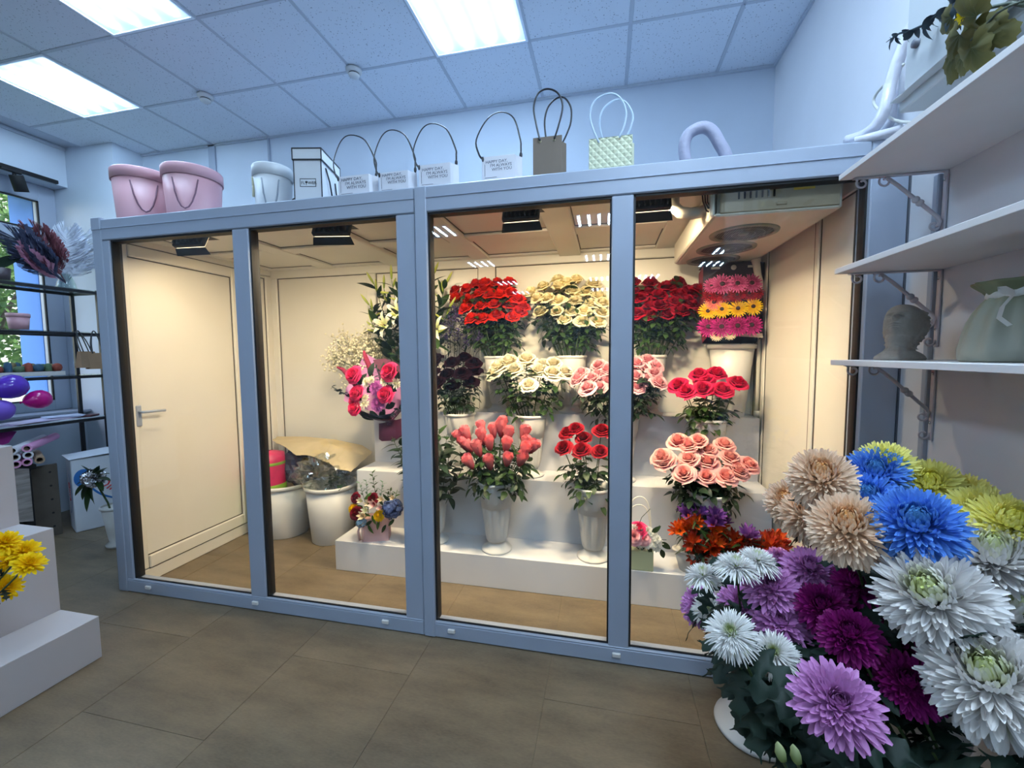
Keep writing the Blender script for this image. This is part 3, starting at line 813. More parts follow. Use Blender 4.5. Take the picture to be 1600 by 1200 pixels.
# rose colours: deeper throat, bases darkened further to paint shade between petals
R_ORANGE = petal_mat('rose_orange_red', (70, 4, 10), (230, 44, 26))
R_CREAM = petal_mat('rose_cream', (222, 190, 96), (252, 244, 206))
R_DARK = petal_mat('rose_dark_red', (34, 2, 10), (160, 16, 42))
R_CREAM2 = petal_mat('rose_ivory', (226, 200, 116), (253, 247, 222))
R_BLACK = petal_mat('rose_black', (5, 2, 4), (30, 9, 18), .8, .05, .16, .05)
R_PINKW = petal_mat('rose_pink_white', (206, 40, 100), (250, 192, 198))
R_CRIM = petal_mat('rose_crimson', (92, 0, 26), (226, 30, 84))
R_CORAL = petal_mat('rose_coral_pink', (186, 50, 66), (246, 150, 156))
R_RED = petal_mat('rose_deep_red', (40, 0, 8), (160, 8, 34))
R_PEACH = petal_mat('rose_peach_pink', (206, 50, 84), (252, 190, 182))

Z3, Z2, Z1 = 1.005, .6, .2
G1 = 'vases on the top step'; G2 = 'vases on the middle step'; G3 = 'vases on the bottom step'
# ---- top step
v = at(779, 560, 2.99); vase('', 'tall fluted white vase holding the orange-red roses', (v.x, 2.99, Z3), .92, G1)
bouquet('orange-red rose in the tall vase on the top step', 'orange-red roses', [(235, 240), (320, 235), (385, 200), (450, 195), (540, 190), (625, 185), (240, 300), (330, 305), (400, 268), (490, 270), (565, 275), (640, 265), (690, 305), (420, 355), (520, 345), (635, 350), (725, 360), (355, 450), (430, 450), (535, 425), (650, 435), (310, 375), (455, 235), (590, 225), (700, 400)],
        4.617, (660, 400), 2.97, Z3, v.x, 2.99, .088, R_ORANGE)
v = at(893, 560, 2.99); vase('', 'tall fluted white vase holding the upper cream roses', (v.x, 2.99, Z3), .92, G1)
bouquet('cream rose in the tall vase on the top step', 'cream roses on the top step', [(780, 260), (870, 215), (975, 165), (985, 205), (1110, 165), (1235, 195), (900, 300), (985, 315), (1080, 245), (1180, 255), (1275, 285), (1100, 320), (1215, 340), (850, 400), (970, 395), (1075, 395), (1165, 395), (1025, 455), (1150, 465), (1265, 470), (1295, 400), (1130, 270), (1300, 330), (830, 300), (1040, 190)],
        4.617, (660, 400), 2.97, Z3, v.x, 2.99, .088, R_CREAM)
v = at(1016, 560, 2.99); vase('', 'tall fluted white vase holding the dark red roses beside the gerbera carton', (v.x, 2.99, Z3), .92, G1)
bouquet('dark red rose in the tall vase beside the gerbera carton', 'dark red roses', [(260, 190), (380, 215), (460, 185), (130, 190), (180, 300), (240, 250), (320, 285), (400, 335), (470, 270), (540, 255), (260, 365), (385, 420), (475, 390), (240, 425), (160, 415), (580, 375), (620, 235), (520, 320), (560, 345), (150, 260), (450, 325), (330, 355), (80, 330), (70, 230)],
        4.614, (960, 400), 2.97, Z3, v.x, 2.99, .092, R_DARK)
# ---- middle step
v = at(829, 650, 2.76); vase('', 'fluted white vase holding the ivory roses in the middle row', (v.x, 2.765, Z2), .95, G2)
bouquet('ivory rose in the middle-step vase', 'ivory roses in the middle row', [(520, 840), (620, 760), (560, 800), (660, 820), (750, 745), (840, 825), (870, 790), (945, 775), (940, 845), (1025, 840), (765, 925), (540, 790)],
        4.617, (660, 400), 2.74, Z2, v.x, 2.765, .108, R_CREAM2, leaves=9, lsize=.075, dy=.16)
v = at(718, 650, 2.76); vase('', 'fluted white vase holding the near-black roses', (v.x, 2.765, Z2), .95, G2)
bouquet('near-black rose in the middle-step vase next to the frame', 'near-black roses', [(100, 740), (210, 765), (175, 850), (285, 845), (370, 770), (375, 825), (110, 910), (215, 930), (350, 905), (75, 840), (300, 730), (75, 780), (60, 890)],
        4.617, (660, 400), 2.74, Z2, v.x, 2.765, .088, R_BLACK, leaves=9, lm=LEAFD, lsize=.06)
v = at(972, 650, 2.76); vase('', 'fluted white vase of pink and white roses, mostly behind the third frame post', (v.x, 2.765, Z2), .95, G2)
bouquet('pink and white rose in the vase behind the frame post', 'pink and white roses', [(-240, 845), (-170, 880), (-195, 950), (-105, 945), (-115, 785), (-270, 885), (-125, 855), (-50, 820), (-50, 900), (160, 770), (245, 745), (240, 805), (155, 865), (220, 890), (300, 790), (320, 910), (160, 945), (290, 840), (80, 830), (30, 760)],
        4.614, (960, 400), 2.74, Z2, v.x, 2.765, .09, R_PINKW, leaves=9, lm=LEAFD)
v = at(1107, 655, 2.76); vase('', 'fluted white vase holding the crimson roses', (v.x, 2.765, Z2), .95, G2)
bouquet('crimson rose in the middle-step vase under the gerbera carton', 'crimson roses', [(460, 925), (515, 970), (610, 850), (655, 890), (640, 950), (735, 845), (780, 960), (890, 910)],
        4.614, (960, 400), 2.72, Z2, v.x, 2.765, .096, R_CRIM, leaves=9, zr=(.15, .62))
# ---- bottom step
v = at(775, 760, 2.47); vase('', 'fluted white vase holding the coral-pink rosebuds on the bottom step', (v.x, 2.475, Z1), 1.0, G3)
bouquet('coral-pink rosebud in the bottom-step vase', 'coral-pink rosebuds', [(680, 160), (640, 190), (770, 120), (775, 185), (845, 145), (900, 100), (890, 135), (820, 225), (690, 235), (750, 260), (935, 175), (925, 230), (1035, 155), (1040, 215), (1090, 240), (1035, 265), (1015, 320), (930, 325), (820, 345), (700, 340), (660, 220)],
        4.0, (560, 640), 2.46, Z1, v.x, 2.475, .074, R_CORAL, bud=True, lean=.25, leaves=9, zr=(.2, .85), dy=.18)
v = at(927, 765, 2.48); vase('', 'fluted white vase holding seven deep red roses on the bottom step', (v.x, 2.49, Z1), 1.0, G3)
bouquet('deep red rose in the bottom-step vase next to the frame post', 'deep red roses', [(1305, 140), (1355, 115), (1410, 175), (1520, 130), (1280, 235), (1395, 250), (1510, 260)],
        4.0, (560, 640), 2.47, Z1, v.x, 2.49, .084, R_RED, leaves=9, lm=LEAF, zr=(.15, .66))
v = at(1109, 785, 2.5); vase('', 'fluted white vase holding the peach-pink roses at the right end of the bottom step', (v.x, 2.51, Z1), 1.0, G3)
bouquet('peach-pink rose in the vase at the right end of the bottom step', 'peach-pink roses', [(275, 275), (375, 185), (430, 205), (490, 180), (550, 235), (645, 200), (680, 275), (435, 285), (545, 305), (405, 370), (540, 390), (655, 390), (725, 355), (790, 320), (300, 300)],
        3.75, (960, 640), 2.48, Z1, v.x, 2.51, .095, R_PEACH, leaves=9, lm=LEAFD, zr=(.15, .66))
v = at(676, 775, 2.5); vase('', 'white vase of dark greenery on the bottom step, half behind the middle frame', (v.x, 2.51, Z1), 1.0, G3)
for k in range(11):
    a = k * 2.4; rr = .05 + .025 * k
    b = Vector((v.x + .01 * cos(a), 2.51 + .01 * sin(a), Z1 + .1))
    h = b + Vector((rr * cos(a) * 1.15, rr * sin(a) * .6 - .04, .58 + .1 * RND.random() - .12 * (k / 11)))
    t, L_ = stemmed('ruscus_stem', 'dark green leafy stem in the bottom-step vase behind the middle frame', 'foliage', 'green stems on the bottom step', b, h, .0025)
    add_leaves(t, L_, 20, WIDELEAF, LEAFD if k % 3 else LEAF, .09, (.3, 1.0), 40)

# ---- lilies, gypsophila, limonium at the left end of the top step
LILYP = petal_mat('lily_white', (214, 222, 150), (246, 244, 232), 0.5)
LILYB = petal_mat('lily_bud_green', (120, 146, 52), (206, 210, 110), 0.5, .1)
LP = MB()
for k in range(6):
    rows = []
    for i in range(6):
        t_ = i / 5; ww = (.13 if k % 2 else .10) * sin(pi * min(1, .12 + t_ * .86)) ** .7; r_ = .06 + .62 * t_ ** 1.2; z_ = .42 * t_ - .38 * max(0, t_ - .5) ** 1.6 * 2
        rows.append([(-ww, r_, z_ + .03), (0, r_, z_), (ww, r_, z_ + .03)])
    LP.grid(rows, True, M=Matrix.Rotation(k * pi / 3, 4, 'Z'))
LP = LP.mesh('lily_bloom')
LB = MB().lathe([(.004, 0), (.05, .12), (.085, .4), (.075, .7), (.03, .95), (.003, 1)], 9).mesh('lily_bud')
ST_ = MB()
for k in range(6):
    a = k * pi / 3; ST_.tube([(0, 0, .02), (.1 * cos(a), .1 * sin(a), .35)], .008, 4); ST_.ball((.1 * cos(a), .1 * sin(a), .36), (.03, .018, .015), 6, 4)
ST_ = ST_.mesh('stamens')
ANTH = mat('anther_ochre', (150, 110, 50), .7)
v = at(645, 560, 2.99); vase('', 'white vase of lilies on the top step, hidden behind the middle frame', (v.x, 2.99, Z3), .92, G1)
for i, (px, py, kind) in enumerate([(585, 445, 'b'), (600, 452, 'b'), (578, 478, 'b'), (612, 438, 'b'), (625, 450, 'b'), (602, 508, 'o'), (622, 488, 'o'), (676, 432, 'b'), (695, 446, 'b'), (700, 484, 'b'), (683, 514, 'o'), (640, 440, 'b'), (655, 470, 'o'), (581, 505, 'b')]):
    h = at(px, py, (2.82 if kind == 'o' else 2.95 - .012 * (i % 5))); b = Vector((v.x + (h.x - v.x) * .1, 2.99, Z3 + .1))
    t, L_ = stemmed('lily', 'white lily stem with green buds on the top step behind the middle frame', 'lily', 'lilies on the top step', b, h, .003)
    if kind == 'o':
        q = tilt(t, (-.25, -1, .15), .95); put('bloom', LP, LILYP, t, M=TRS((0, 0, L_), q, .15)); put('stamens', ST_, ANTH, t, M=TRS((0, 0, L_), q, .15))
        put('bud', LB, LILYB, t, M=TRS((0, 0, L_ * .93), Euler((radians(50), 0, i)).to_quaternion(), .085))
    else:
        for k in range(3):
            put('bud', LB, LILYB, t, M=TRS((0, 0, L_ * (1 - .06 * k)), Euler((radians(14 + 28 * k), 0, 2.1 * k + i)).to_quaternion(), .115 - .008 * k))
    add_leaves(t, L_, 13, PLAINLEAF, LEAFD if i % 3 == 0 else LEAF, .15, (.45, .98), 45)
GYPF = mat('gypsophila_white', (238, 232, 208), .8, translucent=.3)
gy = thing('gypsophila_bunch', "cloud of tiny white baby's-breath flowers behind the tied bouquet", 'flowers', (at(628, 640, 2.92).x, 2.93, Z3 + .02))
br = MB(); fm = MB(); rn = random.Random(4)
oct_ = MB().ball((0, 0, 0), 1, 5, 3)
c0 = at(560, 560, 2.92) - gy.location
for k in range(46):
    d = Vector((rn.gauss(0, 1), rn.gauss(0, 1), rn.gauss(0, 1))).normalized() * rn.random() ** .4
    e = c0 + Vector((d.x * .24, d.y * .12, d.z * .23))
    mid = e * .5 + Vector((.02 * rn.gauss(0, 1), .02 * rn.gauss(0, 1), .04))
    br.tube([(0, 0, 0), mid, e], [.0018, .0014, .0008], 4, False)
    for j in range(26):
        o = e + Vector((rn.gauss(0, 1), rn.gauss(0, 1), rn.gauss(0, 1))) * .042
        fm.add(oct_.v, oct_.f, True, None, 0, TRS(o, None, rn.uniform(.006, .0105)))
        if j % 2 == 0: br.tube([e * .93 + mid * .07, o], .0005, 3, False)
br.build('twigs', STEM, gy, kind='stuff'); fm.build('florets', GYPF, gy, kind='stuff')
LIMP = mat('limonium_purple', (70, 58, 104), .85, var=.2, scale=40)
v = at(706, 560, 2.96)
GLV = thing('glass_vase', 'clear glass vase of purple statice on the top step', 'vase', (v.x, 2.96, Z3))
MB().lathe([(.001, .004), (.055, .004), (.06, .02), (.07, .3), (.067, .3), (.056, .02), (.001, .012)], 28).build('body', CLEAR, GLV)
MB().lathe([(.067, .298), (.0725, .3), (.0725, .306), (.067, .308)], 28).build('rim', CLEAR, GLV)
for k, (px, py) in enumerate([(690, 500), (702, 492), (712, 488), (722, 495), (735, 505), (745, 500), (698, 520), (716, 512), (730, 525), (750, 520), (710, 478)]):
    h = at(px, py, 2.93 + .01 * (k % 4)); b = Vector((v.x + (h.x - v.x) * .2, 2.96, Z3 + .03))
    t, L_ = stemmed('statice_stem', 'thin statice stem with small purple flowers in the glass vase', 'flower', 'purple statice', b, h, .002, STEMD)
    m_ = MB()
    for j in range(40):
        zz = L_ - abs(RND.gauss(0, .05)); m_.add(oct_.v, oct_.f, True, None, 0, TRS((RND.gauss(0, .016), RND.gauss(0, .016), zz), None, RND.uniform(.004, .008)))
    m_.build('florets', LIMP, t, kind='stuff')
    add_leaves(t, L_, 5, BLADE, LEAFD, .08, (.4, .8), 50)

# ---- gerberas in a carton on a white bucket
BUCKW = mat('bucket_white', (226, 224, 218), .35, translucent=.1)
def bucket(name, label, cat, loc, rb_, rt, h, m=None, rim=.012, ribs=False, group=None):
    t = thing(name, label, cat, loc, 0, group)
    MB().lathe([(.001, .004), (rb_ - .006, .0), (rb_, .006), (rb_ + (rt - rb_) * .5, h * .5), (rt, h - .004), (rt - .004, h - .004), (rb_ - .005, .012), (.001, .01)], 48).build('body', m or BUCKW, t)
    MB().lathe([(rt - .002, h - .03), (rt + rim * .8, h - .028), (rt + rim, h - .006), (rt + rim * .6, h), (rt - .004, h), (rt - .005, h - .02)], 48).build('rim', m or BUCKW, t)
    return t
v = at(1143, 545, 2.99); bucket('flower_bucket', 'plain tall white bucket under the gerbera carton', 'bucket', (v.x, 2.99, Z3), .085, .135, .47, group=None)
GB_ = at(1143, 478, 2.93)
gt = thing('gerbera_carton', 'black open carton of gerbera heads in rows on the tall bucket', 'carton', at(1143, 528, 2.93), 0)
CARD = mat('carton_black', (40, 32, 48), .75); CARDR = mat('carton_red_edge', (120, 30, 48), .7); HOLE = mat('carton_cream', (206, 198, 180), .8)
tw = .375; th = .465
TI = Matrix.Rotation(radians(-8), 4, 'X')
def curvx(u, v_): # gently bowed panel, facing -y
    wv = tw * (.43 + .07 * v_ - .02 * v_ * v_) * 1.0
    return (u * wv, -.10 + .03 * u * u + .035 * sin(pi * v_), th * v_ - .005)
rows = [[curvx(j / 4 - 1, i / 8) for j in range(9)] for i in range(9)]
MB().grid(rows, True, M=TI).build('face_panel', CARD, gt)
rows = [[(p[0], .06 + .04 * sin(pi * i / 8), p[2] - .02) for p in r] for i, r in enumerate(rows)]
MB().grid(rows, True, M=TI).build('back_panel', CARD, gt)
for s_ in (0, 8):
    MB().grid([[curvx(s_ / 4 - 1, i / 8), (curvx(s_ / 4 - 1, i / 8)[0], .06 + .04 * sin(pi * i / 8), th * i / 8 - .02)] for i in range(9)], True, M=TI).build('side_panel', CARDR if s_ == 0 else CARD, gt)
MB().grid([[curvx(j / 4 - 1, 1), (curvx(j / 4 - 1, 1)[0] * 1.02, .06, th + .005)] for j in range(9)], True, M=TI).build('top_flap', CARDR, gt)
MB().grid([[(u / 4 * .145, -.115, -.01 - .012 * abs(u) / 4), (u / 4 * .145, -.10, .008)] for u in range(-4, 5)], True, M=TI).build('front_edge', HOLE, gt)
for (u, v_, rr) in ((-.05, .93, .016),):
    MB().lathe([(.001, .003), (rr, .003), (rr, 0)], 16, M=TI @ TRS(Vector(curvx(u, v_)) + Vector((0, -.004, 0)), Euler((radians(90), 0, 0)).to_matrix())).build('hole', HOLE, gt)
for (u, v_) in ((-.62, .94), (.55, .94)):
    p = Vector(curvx(u, v_)); MB().box(p + Vector((0, -.004, 0)), (.05, .004, .013), M=TI).build('slot', HOLE, gt)
for u in (-.35, .15, .6):
    for v_ in (.62, .36):
        p = Vector(curvx(u, v_)); MB().box(p + Vector((0, -.003, 0)), (.02, .004, .06), M=TI).build('strip', mat('strip_%d' % int(u * 100), (120, 116, 96), .8), gt)
GE = MB()
for k in range(22):
    for lay in range(2):
        L_ = 1.0 - .22 * lay
        rows = [[(-.066 * w2 * L_, y_ * L_, .05 + .16 * y_ * y_ * 0 + .06 * lay + .03), (0, y_ * L_, .05 + .06 * lay), (.066 * w2 * L_, y_ * L_, .05 + .06 * lay + .03)] for y_, w2 in ((.2, .5), (.5, .9), (.8, 1), (.95, .7), (1.0, .15))]
        GE.grid(rows, True, M=Matrix.Rotation(2 * pi * (k + .5 * lay) / 22 + .03 * sin(k * 7), 4, 'Z') @ Matrix.Rotation(.1 * sin(k * 3.3 + lay), 4, 'X'))
GE = GE.mesh('ray_petals')
GI = MB()
for k in range(36):
    a = k * 2.4; r_ = .14 + .26 * (k / 36) ** .6
    GI.tube([(r_ * .6 * cos(a), r_ * .6 * sin(a), .1), (r_ * cos(a), r_ * sin(a), .2)], [.03, .015], 4)
GI = GI.mesh('inner_florets')
GC = MB().lathe([(.22, .1), (.2, .2), (.1, .23), (.001, .21)], 16).mesh('centre')
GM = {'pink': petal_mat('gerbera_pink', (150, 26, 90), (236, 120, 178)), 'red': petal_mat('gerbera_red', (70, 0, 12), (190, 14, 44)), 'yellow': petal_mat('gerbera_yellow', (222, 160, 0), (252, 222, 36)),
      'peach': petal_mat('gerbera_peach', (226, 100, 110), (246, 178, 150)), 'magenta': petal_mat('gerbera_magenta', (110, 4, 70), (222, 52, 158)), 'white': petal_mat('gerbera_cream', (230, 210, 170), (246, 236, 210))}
GDARK = mat('gerbera_eye', (40, 16, 28), .8)
def gerbera(px, py, col, dia, label, group):
    u_ = (px - 1142) / 43.0; 
    h = at(px, py, 2.785 + .03 * u_ * u_)
    t = thing('gerbera', label, 'gerbera', h, 0, group, q=qdir((.05 * u_, -1, .25 + RND.uniform(-.1, .1)), RND.random() * 6))
    s = dia / 2
    put('ray_petals', GE, GM[col], t, M=Matrix.Diagonal((s, s, s, 1))); put('inner_florets', GI, GM[col], t, M=Matrix.Diagonal((s, s, s, 1)))
    put('centre', GC, GDARK, t, M=Matrix.Diagonal((s, s, s, 1)))
    put('stem', STEM_ME, STEM, t, M=TRS((0, 0, -.075), None, (.004, .004, .08)))
P = lambda x, y: (960 + x / 4.614, 400 + y / 4.614)
for (x, y, c_, d_) in [(775, 205, 'pink', .135), (885, 200, 'pink', .125), (988, 198, 'pink', .125), (700, 215, 'pink', .10)]:
    gerbera(*P(x, y), c_, d_, 'bright pink gerbera in the top row of the black carton', 'pink gerberas in the top row')
for (x, y) in [(690, 285), (800, 282), (880, 280), (970, 270), (740, 275), (1015, 262)]:
    gerbera(*P(x, y), 'red', .10, 'dark red gerbera between the pink and yellow rows of the carton', 'dark red gerberas in the carton')
gerbera(*P(715, 335), 'peach', .115, 'peach gerbera above the left yellow ones in the carton', None)
for (x, y) in [(672, 400), (772, 385), (888, 380), (998, 365)]:
    gerbera(*P(x, y), 'yellow', .115, 'yellow gerbera in the middle row of the black carton', 'yellow gerberas in the carton')
for (x, y) in [(675, 512), (770, 512), (885, 505), (985, 500)]:
    gerbera(*P(x, y), 'magenta', .135, 'magenta gerbera in the bottom row of the black carton', 'magenta gerberas in the carton')
for (x, y) in [(735, 572), (830, 565)]:
    gerbera(*P(x, y), 'white', .08, 'cream gerbera peeping out under the magenta row', 'cream gerberas in the carton')

# ---- alstroemeria at the right end of the bottom step
A_OR = petal_mat('alstroemeria_orange', (236, 130, 30), (196, 64, 18), .5)
A_RD = petal_mat('alstroemeria_rust', (196, 80, 20), (160, 36, 18), .5)
A_PU = petal_mat('alstroemeria_purple', (96, 46, 124), (140, 84, 170), .5)
AB = MB()
for k in range(6):
    rows = []
    for i in range(5):
        t_ = i / 4; ww = .15 * sin(pi * (.1 + .85 * t_)) ** .8; r_ = .05 + .34 * t_ ** 1.3; z_ = .85 * t_ - .1 * max(0, t_ - .6)
        rows.append([(-ww, r_, z_ + .04), (0, r_ + .03, z_), (ww, r_, z_ + .04)])
    AB.grid(rows, True, M=Matrix.Rotation(k * pi / 3, 4, 'Z'))
AB = AB.mesh('alstroemeria_bloom')
avb = at(1120, 905, 2.43)
al = thing('low_tub', 'low white tub of alstroemeria at the right end of the bottom step', 'tub', (.55, 2.44, Z1))
MB().lathe([(.001, .002), (.06, .002), (.075, .12), (.071, .12), (.056, .01), (.001, .01)], 32, sx=2.2).build('body', BUCKW, al)
MB().lathe([(.073, .112), (.079, .114), (.079, .122), (.072, .123)], 32, sx=2.2).build('rim', BUCKW, al)
Q = lambda x, y: (1040 + x / 7.273, 780 + y / 7.273)
for (x, y, k) in [(250, 130, 2), (370, 130, 2), (490, 170, 2), (590, 170, 2), (650, 230, 2), (560, 240, 2), (140, 310, 0), (260, 280, 0), (330, 250, 0), (300, 400, 0), (310, 460, 1), (560, 330, 0), (600, 300, 0), (560, 440, 0), (600, 490, 0), (530, 520, 1), (400, 560, 1), (330, 610, 1), (440, 650, 1), (420, 720, 1), (730, 480, 1), (830, 430, 1), (800, 540, 1), (960, 390, 2), (960, 500, 1), (1070, 530, 1), (1200, 460, 1), (1290, 440, 0), (1330, 520, 1), (1230, 540, 1), (1130, 560, 1), (700, 580, 1), (880, 580, 1)]:
    Y = 2.40 + .05 * RND.uniform(-1, 1) - .03 * (y > 400)
    h = at(*Q(x, y), Y); b = Vector((.55 + max(-.1, min(.1, (h.x - .55) * .4)), 2.44 + .02 * RND.uniform(-1, 1), Z1 + .02))
    lab = ('orange alstroemeria in the low tub at the right end of the bottom step', 'rust-red alstroemeria in the low tub behind the mauve chrysanthemums', 'purple alstroemeria in the low tub, above the orange ones')[k]
    t, L_ = stemmed('alstroemeria', lab, 'alstroemeria', ('orange', 'rust-red', 'purple')[k] + ' alstroemeria stems', b, h, .0025)
    for j in range(4):
        q = (Euler((radians(RND.uniform(25, 65)), 0, j * 1.57 + RND.uniform(-.4, .4)), 'ZYX').to_quaternion() if False else (Quaternion((0, 0, 1), j * 1.57 + RND.random()) @ Quaternion((1, 0, 0), radians(RND.uniform(20, 60)))))
        put('bloom', AB, (A_OR, A_RD, A_PU)[k], t, M=TRS((0, 0, L_ - .03), q, .074 * RND.uniform(.85, 1.15)))
    add_leaves(t, L_, 4, BLADE, LEAF if k != 1 else LEAFD, .10, (.5, .97), 10)

# ---- chrysanthemum petals and blooms
def petal_me(name, wd, curve, cup=.25, tip=.62, n=7, notch=0.0):
    rows = []; y = 0.0; z = 0.0; ang = -curve * .25
    for i in range(n + 1):
        t = i / n; t = t + .06 * sin(pi * t)
        ww = wd * (.30 + .70 * sin(pi / 2 * min(1, t / tip)))
        if t > tip: ww *= max(.10, math.sqrt(max(0, 1 - ((t - tip) / (1.012 - tip)) ** 2)))
        c = cup * ww
        nx, nz = -sin(ang), cos(ang)
        rows.append([(-ww, y + c * nx, z + c * nz), (0, y, z), (ww, y + c * nx, z + c * nz)])
        st_ = 1.0 / n; ang += curve * st_ * (.5 + t); y += cos(ang) * st_; z += sin(ang) * st_
    return MB().grid(rows, True).mesh(name)
def petset(wd, inner, mid, outer, **k):
    return [petal_me('petal', wd * w_, c, **k) for c, w_ in ((inner, 1.15), (mid, 1.0), (outer, 1.0))]
PS = {'ball': petset(.078, 1.35, .7, -.75, cup=.8), 'mauve': petset(.100, 1.3, .6, .1, cup=.7, tip=.7), 'dense': petset(.105, 1.4, .8, .1, cup=.7, tip=.7),
      'spider': petset(.036, 1.0, .5, -.5, cup=1.0, tip=.5), 'spray': petset(.125, .9, .3, -.1, cup=.4, tip=.7)}
PDATA = {k: [([tuple(v.co) for v in me.vertices], [tuple(p.vertices) for p in me.polygons], [a.value for a in me.attributes['pt'].data]) for me in v] for k, v in PS.items()}
def petals_for(kind, seed):
    """list of (petal mesh index, matrix, layer 0..1) for a bloom of radius 1 facing +Z"""
    rn = random.Random(seed); out = []
    N, th1, l0, l1, z0, pw = {'ball': (470, 120, .60, .97, .20, .66), 'mauve': (225, 100, .26, 1.0, .16, .58), 'dense': (270, 106, .42, .95, .20, .62),
                              'spider': (430, 108, .24, 1.0, .14, .60), 'spray': (64, 95, .42, 1.0, .06, .55)}[kind]
    for i in range(N):
        s = (i + .5) / N
        th = radians(6 + (th1 - 6) * s ** pw + rn.uniform(-6, 6)); ph = i * 2.39996 + rn.uniform(-.14, .14)
        L_ = (l0 + (l1 - l0) * s ** .7) * rn.uniform(.9, 1.06)
        d = Vector((sin(th) * cos(ph), sin(th) * sin(ph), cos(th))); nrm = Vector((-cos(th) * cos(ph), -cos(th) * sin(ph), sin(th))); x = d.cross(nrm)
        k = 0 if s < .28 else (1 if s < .68 else 2)
        tw = Matrix.Rotation(rn.uniform(-.25, .25), 4, 'Y')
        wsc = L_ * (1.0 if s > .3 else 1.15)
        M = Matrix(((x.x, d.x, nrm.x, 0), (x.y, d.y, nrm.y, 0), (x.z, d.z, nrm.z, z0 * (1 - s)), (0, 0, 0, 1))) @ tw @ Matrix.Diagonal(((.55 + .45 * s) * l1, L_, L_, 1))
        out.append((k, M, s))
    return out
BLOOMS = {}
def bloom_core(kind, seed, cut):
    key = (kind, seed, cut)
    if key not in BLOOMS:
        mb = MB(); rest = []
        for k, M, s in petals_for(kind, seed):
            if s < cut:
                V_, F_, T_ = PDATA[kind][k]
                # colour position: heart of the bloom first, rim last
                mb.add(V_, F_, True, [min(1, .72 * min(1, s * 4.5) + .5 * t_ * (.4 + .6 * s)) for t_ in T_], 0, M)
            else: rest.append((k, M))
        mb.ball((0, 0, -.06), (.16, .16, .12), 10, 5)
        BLOOMS[key] = (mb.mesh('bloom'), rest)
    return BLOOMS[key]
def mum(kind, label, group, base, head, dia, m, want, cut=.86, lean=.9, leaves=8, seed=0, lsize=.095, stem_r=.0036, eye=None, zr=(.35, .95), squash=1.0, lm=None, name='chrysanthemum'):
    t, L_ = stemmed(name, label, 'chrysanthemum', group, base, head, stem_r, STEM)
    s = dia / 2
    q = tilt(t, want, lean) @ Quaternion((0, 0, 1), RND.uniform(0, 6.28))
    core, rest = bloom_core(kind, seed, cut)
    fl_ = put('bloom', core, m, t, M=TRS((0, 0, L_), q, (s, s, s * squash)))
    for k, M in rest: put('petal', PS[kind][k], m, fl_, M=M)
    if eye: put('eye', EYE, eye, fl_)
    add_leaves(t, L_, leaves, LOBED, lm or MUMLEAF, lsize, zr, 30)
    return t
EYE = MB()
for i in range(34):
    a = i * 2.4; r_ = .20 * math.sqrt(i / 34); EYE.tube([(r_ * cos(a), r_ * sin(a), .12), (r_ * 1.1 * cos(a), r_ * 1.1 * sin(a), .36 - .5 * r_)], [.028, .012], 5)
EYE = EYE.mesh('eye')
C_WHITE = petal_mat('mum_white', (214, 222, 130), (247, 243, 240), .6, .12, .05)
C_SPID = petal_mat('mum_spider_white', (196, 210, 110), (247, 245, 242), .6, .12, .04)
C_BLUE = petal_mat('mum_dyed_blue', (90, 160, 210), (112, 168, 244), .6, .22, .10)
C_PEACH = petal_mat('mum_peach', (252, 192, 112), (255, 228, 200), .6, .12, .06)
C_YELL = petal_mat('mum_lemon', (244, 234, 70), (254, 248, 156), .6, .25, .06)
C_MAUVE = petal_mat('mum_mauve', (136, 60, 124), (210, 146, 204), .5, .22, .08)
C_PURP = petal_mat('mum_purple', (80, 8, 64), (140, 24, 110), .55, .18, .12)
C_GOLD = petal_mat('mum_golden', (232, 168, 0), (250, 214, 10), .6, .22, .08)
C_EYE = mat('mum_green_eye', (150, 176, 62), .7)
# floor vases of the foreground group
V = {}
TRUMP = (MB().lathe([(.001, .001), (.138, .001), (.142, .008), (.139, .018), (.125, .030), (.105, .058), (.085, .090), (.072, .115), (.070, .125)], 56).mesh('foot'),
         MB().lathe([(.03, .118), (.074, .124), (.088, .16), (.098, .22), (.108, .30), (.114, .36)], 88, mod=lambda a, z: 1 - .05 * max(0, min(1, (.29 - z) / .02)) * max(0, cos(11 * a)) ** 1.5).mesh('body'),
         MB().lathe([(.113, .35), (.120, .355), (.121, .366), (.115, .371), (.109, .366), (.104, .32), (.06, .24)], 48).mesh('rim'))
for key, (x, y, s, h, lab) in {'a': (.565, 1.655, 1.0, .37, 'white bell-footed floor vase right against the cooler front'),
                               'b': (.56, 1.10, 1.1, .46, 'white floor vase under the mauve chrysanthemums'),
                               'c': (.88, 1.36, 1.2, .46, 'white floor vase under the blue and peach chrysanthemums'),
                               'd': (.80, .84, 1.2, .46, 'white floor vase under the purple chrysanthemums'),
                               'e': (.92, .50, 1.2, .46, 'white floor vase under the large white chrysanthemums')}.items():
    if key == 'a':
        t = thing('flower_vase', lab, 'vase', (x, y, 0), 0, 'floor vases by the shelves')
        for nm, me in zip(('foot', 'body', 'rim'), TRUMP): put(nm, me, PLASTICW, t)
    else: vase('', lab, (x, y, 0), s, 'floor vases by the shelves', h=h)
    V[key] = (x, y, h)
ZP = lambda x, y: (1040 + x / 2.4, 700 + y / 2.4)
